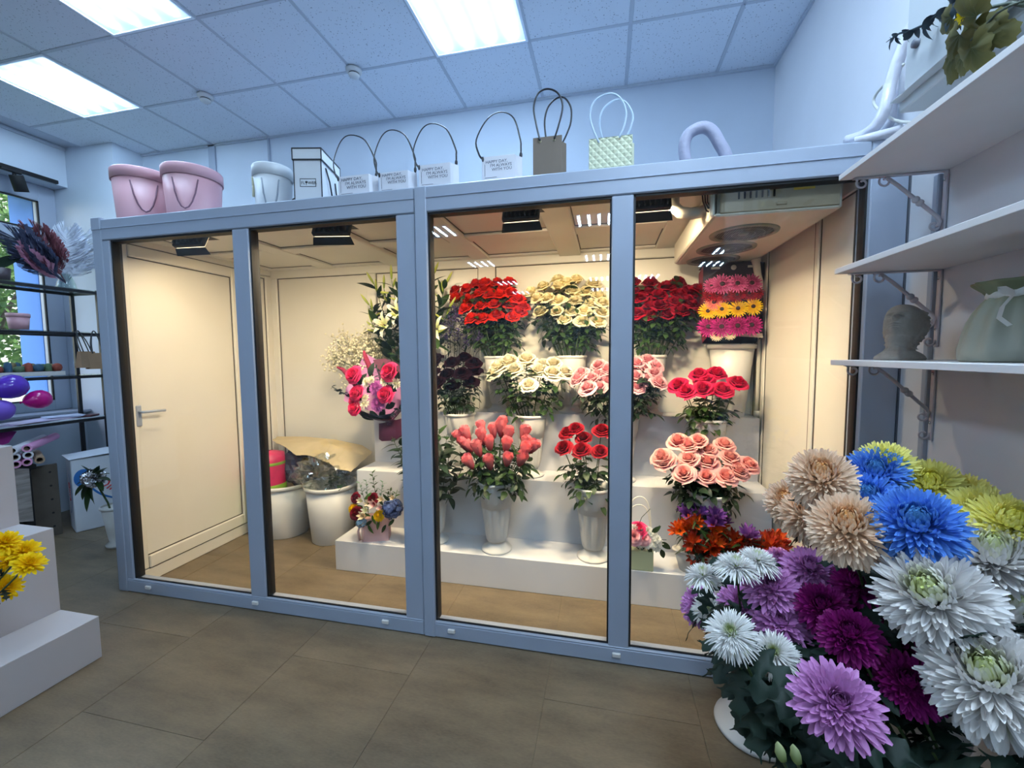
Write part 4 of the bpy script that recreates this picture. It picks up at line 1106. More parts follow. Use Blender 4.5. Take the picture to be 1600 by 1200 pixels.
def fg(kind, vk, lst, dia, m, label, group, **kw):
    vx, vy, vh = V[vk]
    for i, e in enumerate(lst):
        (x, y, r) = e[:3]; fx, fy = (e[3], e[4]) if len(e) > 4 else (0, 0)
        px, py = ZP(x, y); D = dia * F / (2 * r / 2.4)
        h = atd(px, py, D)
        b = Vector((vx + max(-.06, min(.06, (h.x - vx) * .2)), vy + max(-.06, min(.06, (h.y - vy) * .2)), vh * .72))
        view = (CAM - h).normalized()
        want = view * .78 + Vector((0, 0, .5)) + CR * (fx * .8) + Vector((0, 0, -fy * .5))
        if fy < -.75: want = Vector((0, 0, 1)) - view * .12 + CR * (fx * .5)
        mum(kind, label if isinstance(label, str) else label[i], group, b, h - want.normalized() * dia * .05, dia * kw.get('grow', 1.0), m, want, seed=i % 3, **{k: v for k, v in kw.items() if k != 'grow'})
fg('ball', 'c', [(820, 66, 88), (820, 150, 88), (990, 138, 92), (1110, 188, 92), (1190, 250, 104), (1290, 290, 112, .4, 0), (1375, 345, 105)], .132, C_YELL,
   ['lemon yellow chrysanthemum at the very back, topmost of all', 'lemon yellow chrysanthemum between two blue ones', 'lemon yellow chrysanthemum right behind the blue ones, by the wall', 'lemon yellow chrysanthemum third along the wall', 'lemon yellow chrysanthemum half hidden beside the largest blue one', 'large lemon yellow chrysanthemum nearest the picture edge', 'lemon yellow chrysanthemum cut off by the picture edge'], 'lemon yellow chrysanthemums', squash=.8, grow=1.36)
fg('ball', 'c', [(790, 98, 108), (755, 192, 112), (1030, 225, 112), (940, 290, 152)], .16, C_BLUE,
   ['dyed blue chrysanthemum at the back against the yellow ones', 'dyed blue chrysanthemum next to the peach ones', 'dyed blue chrysanthemum behind the largest blue one', 'largest dyed blue chrysanthemum in the front'], 'dyed blue chrysanthemums', squash=.85, grow=1.2)
fg('ball', 'c', [(585, 112, 112), (470, 205, 88, -.5, 0), (535, 250, 95), (685, 300, 132)], .15, C_PEACH,
   ['peach chrysanthemum at the back of the peach four', 'peach chrysanthemum at the outer edge, by the cooler glass', 'peach chrysanthemum in the middle of the peach four', 'pale peach chrysanthemum in front of the other peach ones, beside the blue'], 'peach chrysanthemums', squash=.95, grow=1.24)
fg('ball', 'e', [(960, 455, 115, -.2, -.3), (1010, 565, 172, -.3, .3), (1225, 425, 145, .1, -.3), (1320, 520, 142, .3, -.2), (1285, 640, 148, .4, 0), (1220, 875, 188, -.1, .2)], .17, C_WHITE,
   ['white chrysanthemum tucked behind the greenish-white one', 'large greenish-white chrysanthemum facing the room', 'white chrysanthemum below the yellow ones, seen edge-on', 'white chrysanthemum at the picture edge above the green-eyed one', 'white chrysanthemum with a yellow-green heart at the picture edge', 'largest white chrysanthemum, lowest of the white ones'], 'large white chrysanthemums', lsize=.11, grow=1.32)
fg('mauve', 'b', [(125, 592, 72, -.7, .2), (285, 582, 84, -.2, -.1), (398, 525, 95, 0, -.2), (432, 655, 98, 0, .1), (540, 745, 75, .3, .3), (645, 955, 142, .15, .5), (540, 452, 92, .1, -.6), (425, 420, 56, 0, -.6)], .125, C_MAUVE,
   ['mauve chrysanthemum at the outer edge, half behind a small white one', 'mauve chrysanthemum between the small white one and the upper mauve one', 'mauve chrysanthemum facing up in the middle of the mauve cluster', 'mauve chrysanthemum just above the dark-eyed white ones', 'mauve chrysanthemum half hidden above the largest mauve one', 'largest mauve chrysanthemum, lowest and nearest of the mauve ones', 'mauve chrysanthemum seen edge-on beside the purple ones', 'mauve chrysanthemum bud-like bloom behind the spidery white ones'], 'mauve chrysanthemums', cut=.72, grow=1.16)
fg('dense', 'd', [(600, 425, 76, 0, -.4), (720, 512, 92, 0, -.2), (590, 597, 95), (800, 592, 78), (692, 702, 106), (890, 748, 92, .1, .2), (910, 880, 112, .1, .4), (830, 640, 70)], .115, C_PURP,
   ['deep purple chrysanthemum at the back, under the peach ones', 'deep purple chrysanthemum above the pair of middle purple ones', 'deep purple chrysanthemum next to the mauve ones', 'deep purple chrysanthemum tucked against the greenish-white one', 'deep purple chrysanthemum in the middle of the purple cluster', 'deep purple chrysanthemum just above the lowest purple one', 'lowest deep purple chrysanthemum', 'deep purple chrysanthemum half hidden behind the middle one'], 'deep purple chrysanthemums', grow=1.14)
fg('spider', 'b', [(165, 602, 68, -.2, 0), (245, 692, 96, -.1, .2), (405, 768, 90, 0, .3)], .105, C_SPID,
   ['small white spidery chrysanthemum overlapping the outermost mauve one', 'white spidery chrysanthemum with a dark-flecked green eye', 'lowest white spidery chrysanthemum, above the largest mauve one'], 'white spidery chrysanthemums', eye=C_EYE, leaves=9, grow=1.15, cut=.9)
fg('spider', 'a', [(265, 440, 84, 0, -.9), (140, 474, 72, -.3, -.8), (345, 418, 80, .2, -.9)], .105, C_SPID,
   ['white spidery chrysanthemum seen edge-on in front of the rust alstroemeria', 'white spidery chrysanthemum at the outer tip, by the bottom step', 'white spidery chrysanthemum seen from behind next to the mauve ones'], 'white spidery chrysanthemums at the back', eye=C_EYE, leaves=6, grow=1.1, cut=.9)
# leafy mass between the vase mouths
for key, n, lab in (('b', 17, 'mauve'), ('d', 17, 'purple'), ('e', 16, 'large white'), ('c', 12, 'blue and peach'), ('a', 7, 'spidery back')):
    vx, vy, vh = V[key]
    for i in range(n):
        a = i * 2.4; rr = .03 + .010 * i
        b = Vector((vx, vy, vh * .72)); h = b + Vector((rr * cos(a) * 1.2 - (.14 if key == 'b' else .2 if key in 'de' else .05), rr * sin(a) * .9 - .08 * (key in 'bde'), (.20 if key in 'de' else .27 if key == 'b' else .22 if key == 'a' else .36) + .20 * RND.random()))
        t, L_ = stemmed('chrysanthemum_shoot', 'leafy dark green shoot in the floor vase under the %s chrysanthemums' % lab, 'foliage', 'leafy shoots under the %s chrysanthemums' % lab, b, h, .003)
        add_leaves(t, L_, 11, LOBED, MUMLEAF, .11, (.3, 1.0), 30)
LISB = MB().lathe([(.02, 0), (.16, .12), (.19, .4), (.14, .7), (.05, .92), (.01, 1)], 10, mod=lambda a, z: 1 + .08 * sin(5 * a + 6 * z)).mesh('lisianthus_bud')
LISM = petal_mat('lisianthus_bud_green', (130, 156, 84), (214, 222, 168), .5)
for px, py, dz in ((1222, 1186, 0), (1246, 1190, .01)):
    h = atd(px, py, .66); t, L_ = stemmed('lisianthus', ('pale green closed bud at the bottom edge, on the side of the floor vase foot', 'pale green closed bud at the bottom edge, under the largest mauve chrysanthemum')[dz > 0], 'flower bud', 'closed green buds', Vector((.50, 1.08, .28)), h, .003)
    put('bud', LISB, LISM, t, M=TRS((0, 0, L_ - .01), tilt(t, (-.3, -.2, 1), .9), .042))

# ---- golden chrysanthemums by the left podium
pod = thing('podium_steps', 'white three-step podium standing by itself on the shop floor', 'podium', (-2.7, 0.5, 0))
for (xa, xb, za, zb) in ((-2.575, -2.33, 0, .202), (-2.80, -2.575, 0, .61), (-3.04, -2.80, 0, 1.0)):
    bx('step', (xa + 2.7, -.95 - .5, za), (xb + 2.7, 1.425 - .5, zb), PODM, pod, .002)
gv = vase('', 'white vase of golden chrysanthemums on the low podium step', (-2.455, .93, .202), .8, None, h=.36)
for i, (px, py, r) in enumerate([(8, 848, 26), (38, 862, 26), (14, 878, 28), (45, 882, 18), (10, 918, 24), (-14, 900, 26), (-20, 860, 28)]):
    h = at(px, py, 1.0 + .03 * (i % 3)); b = Vector((-2.455, .93, .26))
    mum('spray', ['golden chrysanthemum at the top of the cluster by the podium', 'golden chrysanthemum just right of the topmost one by the podium', 'golden chrysanthemum in the middle of the cluster by the podium', 'golden chrysanthemum sticking out farthest towards the cooler', 'golden chrysanthemum lowest in the cluster by the podium', 'golden chrysanthemum cut off by the picture edge, lower one', 'golden chrysanthemum cut off by the picture edge, upper one'][i], 'golden chrysanthemums', b, h, .104, C_GOLD, (CAM - h).normalized() + Vector((.3, .2, .9 - .5 * (py > 900))), cut=.0 if i < 6 else .9, leaves=3, seed=i % 3, lsize=.05)

# ---- tied bouquet leaning out of a hidden vase on the middle step
def P4(x, y): return (480 + x / 4.286, 420 + y / 4.286)
W_MAUVE = mat('wrap_mauve_paper', (180, 122, 172), .7); W_WINE = mat('wrap_wine_paper', (92, 30, 62), .6, var=.1, scale=9); W_NAVY = mat('wrap_navy_paper', (46, 58, 96), .6)
tb_ = at(611, 684, 2.70)
bq = thing('tied_bouquet', 'tied bouquet in mauve and wine paper with pink roses and chrysanthemums', 'bouquet', tb_)
hold = vase('', 'white vase behind the middle frame that holds the tied bouquet', (at(650, 740, 2.765).x, 2.775, Z2), .9, G2, h=.40)
BM = Matrix.Translation(-tb_)
def BW(px, py, Y): return Vector(at(*P4(px, py), Y)) - tb_
neck = BW(555, 1020, 2.70)
fan = [(245, 880), (190, 800), (300, 760), (360, 560), (400, 600), (480, 640), (640, 640), (700, 760), (690, 900)]
def wrap(name, edge, base, m, Y, dep):
    rows = []
    for t_ in (0, .35, .7, 1):
        row = []
        for i, e in enumerate(edge):
            E_ = BW(e[0], e[1], Y + dep * sin(pi * i / (len(edge) - 1)))
            p = base.lerp(E_, t_); p.y += .03 * sin(t_ * pi) * (1 if dep > 0 else -1)
            row.append(tuple(p))
        rows.append(row)
    MB().grid(rows, True).build(name, m, bq)
wrap('paper_sheet', [(245, 885), (260, 800), (330, 700), (380, 560), (450, 600), (560, 700), (640, 800), (660, 900)], neck, W_MAUVE, 2.70, .10)
wrap('paper_sheet', [(440, 610), (520, 600), (600, 630), (680, 700), (700, 850)], neck + Vector((.01, .02, 0)), W_WINE, 2.74, .08)
wrap('paper_sheet', [(280, 905), (360, 985), (440, 1005), (540, 1010), (620, 960), (690, 880)], neck, W_WINE, 2.62, -.04)
wrap('paper_sheet', [(330, 930), (400, 965), (470, 985), (560, 970), (640, 900)], neck + Vector((0, -.005, .01)), W_NAVY, 2.60, -.04)
wrap('paper_tail', [(480, 1035), (480, 1140), (500, 1155), (590, 1150), (640, 1110), (640, 1000)], neck + Vector((0, -.01, 0)), W_WINE, 2.66, -.03)
RB = mat('ribbon_wine', (104, 34, 74), .35)
rb = MB().lathe([(.03, -.012), (.034, 0), (.03, .012)], 16, M=TRS(neck + Vector((0, 0, -.005)))); 
for a in (-.9, .4, 2.2): rb.ball(neck + Vector((.04 * cos(a), -.035, .02 * sin(a))), (.03, .008, .014), 8, 5)
rb.build('ribbon_bow', RB, bq)
stb = MB()
for k in range(6): stb.tube([neck + Vector((.012 * cos(k), .012 * sin(k), 0)), Vector((.0 + .012 * cos(k * 2), .02 * sin(k * 2), -.02))], .004, 5)
stb.tube([Vector((0, 0, -.02)), Vector((at(650, 740, 2.765).x, 2.775, Z2 + .3)) - tb_], .012, 6)
stb.build('stems', STEM, bq)
BR_ = petal_mat('bouquet_rose_pink', (110, 2, 36), (236, 52, 112)); BWM = petal_mat('bouquet_white', (226, 226, 150), (246, 242, 224))
def bsub(name, me, m, px, py, Y, s, want=(-.25, -1, .35)):
    q = Vector(want).normalized().to_track_quat('Z', 'Y') @ Quaternion((0, 0, 1), RND.random() * 6)
    return put(name, me, m, bq, M=TRS(BW(px, py, Y), q, s))
for (x, y, s) in [(335, 720, .085), (575, 700, .09), (355, 840, .08), (550, 850, .09), (340, 940, .075), (330, 890, .06)]:
    bsub('rose', ROSES[int(x) % 3], BR_, x, y, 2.57, s)
C_MAUVE2 = petal_mat('bouquet_mauve', (92, 22, 84), (206, 116, 196)); mk = bloom_core('mauve', 1, 1.0)[0]; sk = bloom_core('spray', 1, 1.0)[0]
for (x, y, s) in [(462, 800, .054), (475, 905, .056)]: bsub('chrysanthemum', mk, C_MAUVE2, x, y, 2.54, s * 1.12)
for (x, y, s) in [(400, 760, .036), (520, 755, .036), (600, 770, .034), (385, 905, .036), (430, 745, .028), (390, 865, .028), (480, 845, .024), (335, 905, .026), (560, 745, .03)]: bsub('small_chrysanthemum', sk, BWM, x, y, 2.545, s * 1.2)
AMA = mat('amaranth_wine', (124, 22, 56), .9, bump=.6, bscale=160, bdist=.004)
MB().tube([BW(430, 730, 2.62), BW(415, 650, 2.62), BW(390, 590, 2.62), BW(378, 548, 2.62)], [.016, .018, .016, .007], 9).build('amaranth', AMA, bq)
MB().tube([BW(330, 790, 2.61), BW(280, 720, 2.61), BW(240, 675, 2.61), BW(200, 658, 2.61)], [.015, .017, .015, .006], 9).build('amaranth', AMA, bq)
for (x, y, a) in [(340, 780, .6), (420, 720, .2), (520, 720, -.2), (600, 820, -1.0), (400, 830, .8), (300, 880, 1.3), (420, 950, 2.4), (520, 940, -2.6), (590, 900, -2), (360, 960, 2.2), (450, 850, 1), (540, 800, 0), (620, 740, -.6)]:
    put('leaf', WIDELEAF, LEAFD, bq, M=TRS(BW(x, y, 2.60), Quaternion((0, 1, 0), a) @ Quaternion((1, 0, 0), radians(95)), .10))
EUC = petal_mat('eucalyptus_grey', (34, 44, 48), (56, 70, 70), .6, .1, .2)
for path in ([(490, 760), (478, 700), (460, 640)], [(290, 860), (240, 830), (165, 790)], [(640, 900), (600, 960), (560, 985)]):
    pts = [BW(x, y, 2.60) for x, y in path]; e_ = MB().tube(pts, .003, 4)
    for k in range(12):
        t_ = k / 11; i = min(1, int(t_ * 2)); p = pts[i].lerp(pts[i + 1], t_ * 2 - i)
        e_.grid(leaf_mesh('e', .32, n=4), True, M=TRS(p, Euler((RND.uniform(-.8, .8), RND.uniform(-1, 1), k * 2.2)).to_matrix(), .034))
    e_.build('eucalyptus', EUC, bq)

# ---- small bag arrangement at the left end of the bottom step
BAGP = mat('bag_pink', (226, 178, 172), .7, var=.03); SATIN = mat('handle_satin', (238, 206, 204), .3)
bb = at(588, 848, 2.45)
ar = thing('flower_arrangement', 'mixed flowers in a small pink gift bag on the bottom step', 'arrangement', (bb.x, 2.46, Z1))
wd = .085
m_ = MB(); m_.add([(-wd, -.05, 0), (wd, -.05, 0), (wd, .05, 0), (-wd, .05, 0), (-wd * .96, -.05, .155), (wd * .96, -.05, .155), (wd * .96, .05, .155), (-wd * .96, .05, .155), (-wd * .92, -.045, .153), (wd * .92, -.045, .153), (wd * .92, .045, .153), (-wd * .92, .045, .153)],
    [(3, 2, 1, 0), (0, 1, 5, 4), (2, 3, 7, 6), (1, 2, 6, 5), (3, 0, 4, 7), (4, 5, 9, 8), (5, 6, 10, 9), (6, 7, 11, 10), (7, 4, 8, 11), (8, 9, 10, 11)])
m_.build('gift_bag', BAGP, ar, M=Matrix.Rotation(.35, 4, 'Z'))
MB().tube([(-.075, -.05, .15), (-.09, -.075, .07), (-.075, -.08, .0 + .012), (-.055, -.08, .02), (-.06, -.07, .10), (-.05, -.058, .15)], .006, 6, flat=1.8).build('handle', SATIN, ar)
def asub(name, me, m, x, y, Y, s, want=(-.1, -1, .5), root=None, f=None):
    root = root or ar
    p = Vector(at(*(f or (lambda x, y: (380 + x / 4.614, 640 + y / 4.614)))(x, y), Y)) - root.location
    q = Vector(want).normalized().to_track_quat('Z', 'Y') @ Quaternion((0, 0, 1), RND.random() * 6)
    return put(name, me, m, root, M=TRS(p, q, s))
GS = bloom_core('dense', 2, 1.0)[0]
asub('yellow_gerbera', GS, C_GOLD, 795, 715, 2.40, .042, (-.5, -1, .4)); asub('yellow_gerbera', GS, C_GOLD, 980, 765, 2.37, .044)
ARR = petal_mat('arr_burgundy', (40, 2, 10), (140, 20, 44)); ARC = petal_mat('arr_cream', (226, 200, 150), (240, 226, 196)); ARB = petal_mat('arr_blue', (60, 76, 128), (98, 120, 176)); ARP = petal_mat('arr_blush', (232, 170, 170), (246, 214, 206))
asub('rose', ROSES[0], ARR, 830, 750, 2.39, .06); asub('rose', ROSES[1], ARR, 950, 645, 2.42, .055); asub('rose', ROSES[1], ARR, 825, 640, 2.43, .05)
asub('alstroemeria', AB, ARC, 885, 770, 2.385, .075); asub('alstroemeria', AB, ARP, 960, 690, 2.40, .075); asub('alstroemeria', AB, ARC, 920, 680, 2.41, .06)
for (x, y, m_, s_) in [(1000, 710, ARP, .05), (900, 730, LILYP, .06), (870, 820, ARC, .055), (1010, 650, ARC, .05), (1090, 640, ARC, .045), (860, 660, BWM, .05)]: asub('small_bloom', AB, m_, x, y, 2.385, s_)
hy = MB()
for i in range(260):
    d = Vector((RND.gauss(0, 1), RND.gauss(0, 1), RND.gauss(0, 1))).normalized()
    hy.grid([[(-.010, -.010, .004), (.010, -.010, -.003)], [(-.010, .010, -.003), (.010, .010, .004)]], True, M=TRS(d * RND.uniform(.045, .068), d.to_track_quat('Z', 'Y')))
asub('hydrangea', hy.mesh('hydrangea'), ARB, 1075, 715, 2.41, 1.0); asub('hydrangea', hy.mesh('hydrangea'), petal_mat('arr_pale_blue', (120, 160, 196), (160, 196, 226)), 850, 815, 2.37, .5)
SAGE = leaf_mat('sage_leaf', (130, 160, 134), .7, .2)
for (x, y, hgt, m, n) in [(890, 560, .10, SAGE, 12), (850, 570, .10, SAGE, 12), (940, 520, .14, LEAF, 14), (1000, 570, .10, SAGE, 12), (1060, 610, .09, LEAF, 10), (1100, 620, .08, LEAFB, 8), (900, 700, .08, LEAFB, 8), (1040, 640, .1, LEAF, 10)]:
    e_ = MB().tube([(0, 0, -.12), (0, 0, hgt * .5)], .002, 4)
    for k in range(n):
        e_.grid(leaf_mesh('e', .2, n=3), True, M=TRS((0, 0, -.08 + (hgt * .5 + .08) * k / n), Quaternion((0, 0, 1), k * 2.4) @ Quaternion((1, 0, 0), .6), .036))
    p = Vector(at(380 + x / 4.614, 640 + y / 4.614, 2.46)) - ar.location
    e_.build('greenery', m, ar, M=TRS(p, Euler((RND.uniform(-.2, .2), (x - 960) * .002, 0)).to_matrix()))
for (x, y, a) in [(870, 700, 1.2), (930, 800, -2.2), (1030, 830, -2.6), (820, 690, 1.8), (900, 830, 2.6), (850, 740, 1.9), (905, 690, .5), (960, 700, -.3), (1010, 690, -.6), (930, 760, 2.8), (980, 800, 3.4), (1090, 790, -2.4), (1060, 660, -.9), (880, 650, .7)]:
    p = Vector(at(380 + x / 4.614, 640 + y / 4.614, 2.39)) - ar.location
    put('leaf', PLAINLEAF, LEAFB if a > 0 else LEAF, ar, M=TRS(p, Quaternion((0, 1, 0), a) @ Quaternion((1, 0, 0), radians(100)), .07))

# ---- green box arrangement at the right end
POTG = mat('pot_green_sage', (196, 202, 160), .6); WIRE = mat('cord_white', (232, 226, 208), .5)
pb_ = at(998, 886, 2.42)
ga = thing('boxed_arrangement', 'pale green box of small white daisies and a pink rose beside the frame post', 'arrangement', (pb_.x, 2.43, Z1))
m_ = MB().box((0, 0, .0575), (.15, .11, .115), .004); m_.build('box', POTG, ga)
for a, hh, yy in ((-.03, .30, -.02), (.02, .24, .02)):
    MB().tube(cat([Vector(q_) for q_ in ((-.07, yy, .11), (-.068, yy, .11 + hh * .6), (-.035, yy, .11 + hh * .95), (.02, yy, .11 + hh), (.055, yy, .11 + hh * .75), (.07, yy, .11))]), .0028, 6).build('handle', WIRE, ga)
G6 = lambda x, y: (940 + x / 8.571, 780 + y / 8.571)
asub('rose', ROSES[0], BR_, 490, 445, 2.40, .072, (0, -.8, 1), ga, G6); asub('rose', ROSES[2], R_PINKW, 430, 500, 2.38, .07, (0, -1, .6), ga, G6); asub('rose', ROSES[2], R_PINKW, 560, 535, 2.38, .05, (0, -1, .6), ga, G6)
DAI = petal_mat('daisy_white', (240, 236, 210), (248, 246, 236))
for (x, y) in [(400, 560), (440, 530), (490, 565), (520, 600), (550, 570), (600, 560), (610, 610), (640, 590), (660, 450), (700, 490), (740, 530), (725, 610), (735, 650), (690, 600), (620, 420), (540, 390), (440, 390), (770, 580), (360, 590), (390, 480)]:
    asub('daisy', sk, DAI, x, y, 2.365 + .02 * RND.random(), .028, (RND.uniform(-.5, .5), -1, .6), ga, G6)
for (x, y, a, s) in [(800, 640, 2.3, .07), (800, 740, 2.9, .06), (670, 510, 1.0, .06), (640, 690, 3.0, .055), (560, 660, 3.3, .05), (480, 650, 3.0, .045)]:
    p = Vector(at(*G6(x, y), 2.37)) - ga.location
    put('leaf', WIDELEAF, LEAF, ga, M=TRS(p + Vector((0, 0, .03)), Quaternion((0, 1, 0), a) @ Quaternion((1, 0, 0), radians(95)), s))
for path in ([(480, 380), (540, 240), (650, 130)], [(690, 450), (730, 400), (780, 350)], [(600, 560), (700, 540), (870, 545)]):
    MB().tube([Vector(at(*G6(x, y), 2.40)) - ga.location for x, y in path], .0018, 4).build('twig', STEMD, ga)

# ---- big buckets at the left inside the cooler
v = at(447, 832, 2.72)
b1 = bucket('storage_tub', 'wide white tub holding the pink parcel, at the cooler wall', 'tub', (-2.52, 2.83, 0), .165, .205, .42)
v2 = at(518, 838, 2.72)
b2 = bucket('storage_tub', 'white tub with crumpled clear film next to the display steps', 'tub', (-2.07, 2.80, 0), .150, .185, .44)
def crumple(name, label, cat, c, size, m, seed, amp=.18, n=14, up=1.0):
    rn = random.Random(seed); mb = MB(); rows = []
    from mathutils import noise
    for i in range(n + 1):
        th = pi * i / n; row = []
        for j in range(2 * n):
            ph = 2 * pi * j / (2 * n); d = Vector((sin(th) * cos(ph), sin(th) * sin(ph), cos(th)))
            k = 1 + amp * noise.noise(d * 2.3 + Vector((seed, 0, 0))) + amp * .7 * noise.noise(d * 6 + Vector((0, seed, 0)))
            row.append((d.x * size[0] * k, d.y * size[1] * k, d.z * size[2] * k))
        rows.append(row)
    mb.grid(rows, False, closed=True)
    return tag(mb.build(name, m, M=Matrix.Translation(c)), label, cat)
def film_mat():
    m = glass_mat('clear_film', (.88, .91, .89), .22, .12)
    return m
FILM = film_mat()
crumple('plastic_film', 'crumpled clear plastic film spilling over the tub by the steps', 'film', (-2.11, 2.76, .52), (.21, .16, .14), FILM, 3, .5, 22)
for k in range(9):
    b = Vector((-2.05 + .02 * (k % 3), 2.81, .1)); h = Vector((-2.0 + .03 * (k % 4) - .02, 2.78 + .05 * (k % 3 - 1), .52 + .03 * (k % 3)))
    t, L_ = stemmed('leafy_stem', 'green stem wrapped in the clear film in the tub by the steps', 'foliage', 'stems in the film-wrapped tub', b, h, .003); add_leaves(t, L_, 8, WIDELEAF, LEAF, .07, (.6, 1), 30)
PKG = mat('parcel_pink', (196, 44, 92), .4, var=.12, scale=14, bump=.5, bscale=18, bdist=.01); PKGG = mat('parcel_green', (128, 168, 60), .45); NAVY = mat('bag_navy', (44, 46, 66), .5, var=.2, scale=7, bump=.6, bscale=12, bdist=.01)
pk = thing('soil_parcel', 'pink and lime plastic parcel standing in the wide tub', 'parcel', (-2.60, 2.76, .02))
MB().lathe([(.02, .28), (.11, .30), (.118, .36), (.118, .58), (.11, .64), (.02, .66)], 24, mod=lambda a, z: 1 + .04 * sin(3 * a) + .03 * sin(14 * z)).build('wrapper', PKG, pk)
MB().lathe([(.119, .55), (.122, .555), (.122, .575), (.119, .58)], 24, mod=lambda a, z: 1 + .04 * sin(3 * a)).build('band', PKGG, pk)
MB().lathe([(.10, .0), (.118, .05), (.121, .34), (.121, .395), (.119, .40)], 24, mod=lambda a, z: 1 + .04 * sin(3 * a)).build('lower_band', PKGG, pk)
crumple('navy_bag', 'dark navy plastic bag behind the pink parcel in the wide tub', 'bag', (-2.43, 2.90, .52), (.13, .11, .17), NAVY, 5, .3, 12)
KRAFT = mat('kraft_paper', (190, 174, 140), .8, var=.12, scale=5, bump=.4, bscale=9, bdist=.01)
kpts = [[(-2.75, 3.05, .73), (-2.45, 3.02, .745), (-2.15, 2.98, .74), (-1.9, 2.97, .705), (-1.80, 2.95, .66)],
        [(-2.68, 2.9, .735), (-2.42, 2.86, .72), (-2.12, 2.84, .735), (-1.93, 2.82, .70), (-1.80, 2.85, .63)],
        [(-2.60, 2.86, .72), (-2.34, 2.76, .66), (-2.12, 2.72, .655), (-1.97, 2.70, .60), (-1.84, 2.72, .555)]]
rows = []
for i in range(13):
    a = i / 12 * 2; k = min(1, int(a)); f_ = a - k; row = []
    for j in range(25):
        b = j / 24 * 4; l = min(3, int(b)); g_ = b - l
        p = (Vector(kpts[k][l]) * (1 - g_) + Vector(kpts[k][l + 1]) * g_) * (1 - f_) + (Vector(kpts[k + 1][l]) * (1 - g_) + Vector(kpts[k + 1][l + 1]) * g_) * f_
        p.z += .008 * sin(j * .9 + i) * sin(i * .7); row.append(tuple(p))
    rows.append(row)
tag(MB().grid(rows, True).build('kraft_sheet', KRAFT), 'large loose sheet of kraft paper lying over the tubs', 'paper')

# ================================================================== wall shelves on the right
SH = []
for i, (z, lab) in enumerate(((2.016, 'top white wall shelf, under the wall unit'), (1.694, 'middle white wall shelf with nothing on its far end'), (1.374, 'lowest white wall shelf with the bust and the green vase'))):
    s_ = thing('wall_shelf', lab, 'shelf', (.945, .7, z), 0, 'wall shelves'); SH.append(s_)
    MB().box((0, 0, .009), (.309, 2.04, .018), .001).build('board', SHELFM, s_)
def spiral(c, r, a0, turns, sgn, n=16):
    return [Vector((c[0] + r * (1 - .62 * k / n) * cos(a0 + sgn * turns * 2 * pi * k / n), c[1], c[2] + r * (1 - .62 * k / n) * sin(a0 + sgn * turns * 2 * pi * k / n))) for k in range(n + 1)]
def bracket(z, lab):
    t = thing('shelf_bracket', lab, 'bracket', (1.098, 1.705, z), 0, 'shelf brackets')
    MB().box((-.135, 0, -.003), (.27, .016, .005), .001).build('arm', BRACK, t)
    MB().box((-.003, 0, -.13), (.006, .016, .26), .001).build('back_plate', BRACK, t)
    d = MB(); d.tube([(-.175, 0, -.006), (-.14, 0, -.035), (-.02, 0, -.150), (-.012, 0, -.165), (-.02, 0, -.18)], .006, 8)
    for q in (.46, .56):
        p = Vector((-.14, 0, -.035)).lerp(Vector((-.02, 0, -.15)), q); d.ball(p, .0115, 10, 6)
    d.build('brace', BRACK, t)
    for p0_, c_, a_, sg in (((-.262, 0, -.006), (-.243, 0, -.020), pi * .8, 1), ((-.195, 0, -.006), (-.176, 0, -.020), pi * .8, 1), ((-.02, 0, -.168), (-.030, 0, -.177), .6, -1), ((-.006, 0, -.235), (-.024, 0, -.240), .3, -1)):
        MB().tube([p0_] + spiral(c_, .0185, a_, .95, sg), .0036, 6).build('scroll', BRACK, t)
    m_ = MB()
    for zz in (-.03, -.2): m_.ball((-.007, 0, zz), (.003, .005, .005), 8, 4)
    m_.build('screw', mat('screw_steel', (210, 210, 214), .25, 1.0), t)
bracket(2.016, 'scrolled shelf bracket under the top wall shelf'); bracket(1.694, 'scrolled shelf bracket under the middle wall shelf'); bracket(1.374, 'scrolled shelf bracket under the lowest wall shelf')
struct(bx('trim_6', (1.084, 1.722, 0), (1.1, 1.746, 2.014), PVC, bev=.003))
struct(bx('trim_7', (1.0955, YG - .002, 0), (1.1, YG + .01, 2.21), mat('gap_grey', (96, 100, 110), .8)))

